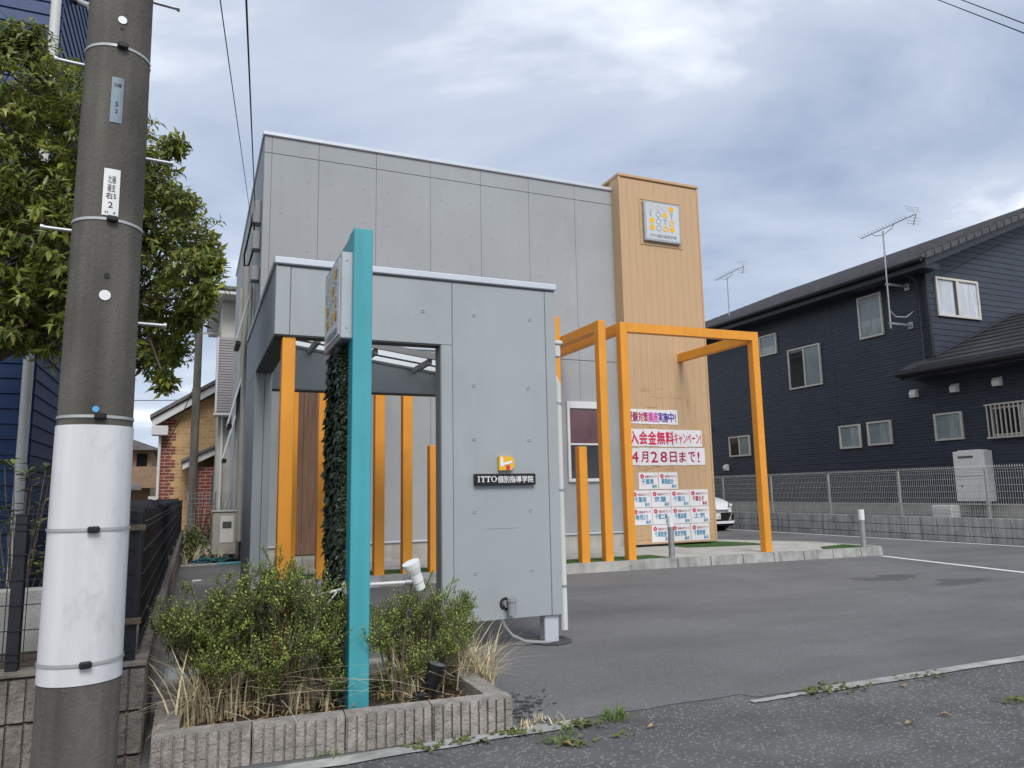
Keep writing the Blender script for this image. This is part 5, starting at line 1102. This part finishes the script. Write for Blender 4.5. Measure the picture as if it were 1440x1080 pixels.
# ------------------------------------------------------------------ white car
def make_car():
    t = thing('white_car', 'white hatchback car parked beside the tan tower', 'car', (13.38, 17.05, 0), 0)
    secs = [  # y, half width, z of bonnet/roof line, roof half width, sill
        (0.02, .50, .62, .42, .34), (.10, .70, .74, .55, .26), (.28, .80, .84, .62, .22), (.62, .835, .93, .68, .20), (1.05, .845, 1.0, .70, .20), (1.75, .85, 1.42, .56, .20), (2.3, .85, 1.49, .58, .20), (3.2, .85, 1.45, .57, .20), (3.75, .83, 1.08, .62, .24), (3.92, .72, .95, .55, .30)]
    b = MB(); n_ = 14; rings = []
    for (y, hw, zt, rw_, sl_) in secs:
        zb = min(.92, zt - .04); pr = [(-hw * .93, sl_), (-hw, sl_ + .12), (-hw, zb * .72), (-hw * .98, zb * .95), (-(rw_ + (hw - rw_) * .45), zb + (zt - zb) * .4), (-rw_, zt - .03), (-rw_ * .6, zt)]
        rings.append([(x_, y, z_) for x_, z_ in pr] + [(-x_, y, z_) for x_, z_ in pr[::-1]])
    vs = [v for r_ in rings for v in r_]; fs = []
    for i in range(len(secs) - 1):
        for k in range(n_): fs.append((i * n_ + k, (i + 1) * n_ + k, (i + 1) * n_ + (k + 1) % n_, i * n_ + (k + 1) % n_))
    fs += [tuple(range(n_)), tuple(range((len(secs) - 1) * n_, len(secs) * n_))[::-1]]
    o = b.add(vs, fs).build('body', 'car_white', t, True, local=True)
    md = o.modifiers.new('sub', 'SUBSURF'); md.levels = 2; md.render_levels = 2
    # glazing
    MB().add([(-.60, 1.14, 1.035), (.60, 1.14, 1.035), (.50, 1.68, 1.385), (-.50, 1.68, 1.385)], [(0, 1, 2, 3)]).build('windscreen', 'glass_dark', t, local=True).location.z = .012
    for s_ in (-1, 1):
        MB().add([(s_ * .835, 1.35, .98), (s_ * .845, 3.3, .98), (s_ * .66, 3.1, 1.33), (s_ * .66, 1.85, 1.33)], [(0, 1, 2, 3)]).build('side_window', 'glass_dark', t, local=True)
        # headlight
        b = MB(); b.add([(s_ * .50, .055, .66), (s_ * .70, .13, .70), (s_ * .79, .36, .80), (s_ * .77, .40, .86), (s_ * .66, .23, .80), (s_ * .52, .09, .70)], [(0, 1, 2, 3, 4, 5) if s_ > 0 else (5, 4, 3, 2, 1, 0)]); b.v = [(x_, y_ - .02, z_) for x_, y_, z_ in b.v]; h_ = b.build('headlight', 'lamp_glass', t, local=True)
        MB().tube([(s_ * .62, .09, .72), (s_ * .62, .07, .72)], .045, 14).build('bulb', 'white_letter', h_, True, local=True)
        MB().tube([(s_ * .66, .115, .40), (s_ * .66, .075, .40)], .05, 14).build('fog_lamp', 'black', t, True, local=True)
        MB().add([(s_ * .62, .05, .30), (s_ * .76, .14, .30), (s_ * .76, .14, .50), (s_ * .66, .065, .50)], [(0, 1, 2, 3)]).build('fog_recess', 'black', t, local=True)
        for y in (.72, 3.25):
            w_ = MB().tube([(s_ * .68, y, .30), (s_ * .86, y, .30)], .30, 24).build('wheel', 'tyre', t, True, local=True); MB().disc((s_ * .862, y, .30), (s_, 0, 0), .19, 20).build('rim', 'galv', w_, local=True)
        MB().box(s_ * .86, 1.32, .96, s_ * 1.0, 1.44, 1.08, .02).build('mirror', 'car_white', t, local=True)
    MB().poly_prism([(-.58, -.012, .52), (.58, -.012, .52), (.44, -.012, .29), (-.44, -.012, .29)], (0, .06, 0)).build('grille', 'black', t, local=True)
    MB().box(-.5, -.02, .585, .5, .03, .60).build('grille_bar', 'galv', t, local=True)
    MB().ring((0, -.005, .62), (0, -1, 0), .03, .05, 18, .01).build('badge', 'black', t, local=True)
    MB().box(-.165, -.035, .34, .165, -.018, .505, .003).build('number_plate', 'white_paint', t, local=True)
    o = textmesh('・・-16', 'ink_black', None, -.13, .36, .27, .08, -.0365); o.parent = t; o.name = 'lettering'
    MB().poly_prism([(-.60, -.02, .215), (.60, -.02, .215), (.66, -.02, .285), (-.66, -.02, .285)], (0, .12, 0)).build('lower_lip', 'car_white', t, local=True); MB().box(-.68, .06, .15, .68, .2, .214, .01).build('undertray', 'black', t, local=True)
make_car()

# ------------------------------------------------------------------ wires
def wire(label, a, b_, sag, r=.008, nm='overhead_wire', m='black_rubber'):
    a = Vector(a); b_ = Vector(b_); pts = [a.lerp(b_, k / 14) - Vector((0, 0, sag * 4 * (k / 14) * (1 - k / 14))) for k in range(15)]
    tag(MB().tube(pts, r, 5).build(nm, m), label, 'wire', 'overhead wires')
wa = Vector((XL - .1, 12.65, 6.05)); 
wire('thick overhead cable dropping to the meter box on grey wall', wa, wa + (onY(344, -60, 4.0) - wa) * 2.2, .02, .007)
wire('thin overhead cable descending beside the thick one', Vector((XL - .1, 13.2, 5.85)), Vector((XL - .1, 13.2, 5.85)) + (onY(302, -60, 4.0) - Vector((XL - .1, 13.2, 5.85))) * 2.2, .02, .004)
t = thing('service_cable_loop', 'black cable loop hanging below the roof corner of building', 'cable', (XL - .1, 12.7, 5.4))
MB().tube([wa, wa + Vector((-.06, .1, -.4)), wa + Vector((-.12, .4, -.75)), wa + Vector((-.10, .7, -.85)), wa + Vector((-.05, .3, -.95)), wa + Vector((0, .05, -.75)), wa + Vector((0, 0, -.3))], .016, 6).build('cable', 'black_rubber', t, True)
MB().tube([wa + Vector((0, 0, .1)), wa + Vector((0, 0, -.25))], .03, 8).build('insulator', 'black', t, True)
wire('overhead wire crossing the sky above the navy house', onX(1320, 0, 18) + (onX(1320, 0, 18) - onX(1480, 62, 14)) * 6, onX(1480, 62, 14) - (onX(1320, 0, 18) - onX(1480, 62, 14)) * 4, .0, .012)
wire('second overhead wire just above the other over navy house', onX(1332, -8, 18) + (onX(1332, -8, 18) - onX(1480, 48, 14)) * 6, onX(1480, 48, 14) - (onX(1332, -8, 18) - onX(1480, 48, 14)) * 4, .0, .012)
wire('thin wire running to the gable window corner of navy house', onY(1322, 388, HY - .05), onY(1460, 310, HY - 2.0), .03, .008)
for i, (v, u0) in enumerate(((452, 150), (462, 150), (470, 150))): wire('distant line strung from the far pole, %s of three' % ('top', 'middle', 'bottom')[i], onY(284, v - 1 + i * 2, 26.3), onY(284, v - 1 + i * 2, 26.3) + (onY(u0, v - 2 + i * 3, 30) - onY(284, v - 1 + i * 2, 26.3)) * 6, .3, .018)
wire('long distant wire behind the brick house gable', onY(120, 562, 34), onY(300, 561, 27.8 + 6), .05, .015)
wire('slanting stay wire from far pole to the brick house', onY(281, 520, 26.2), onY(232, 625, 27.4), .25, .015)
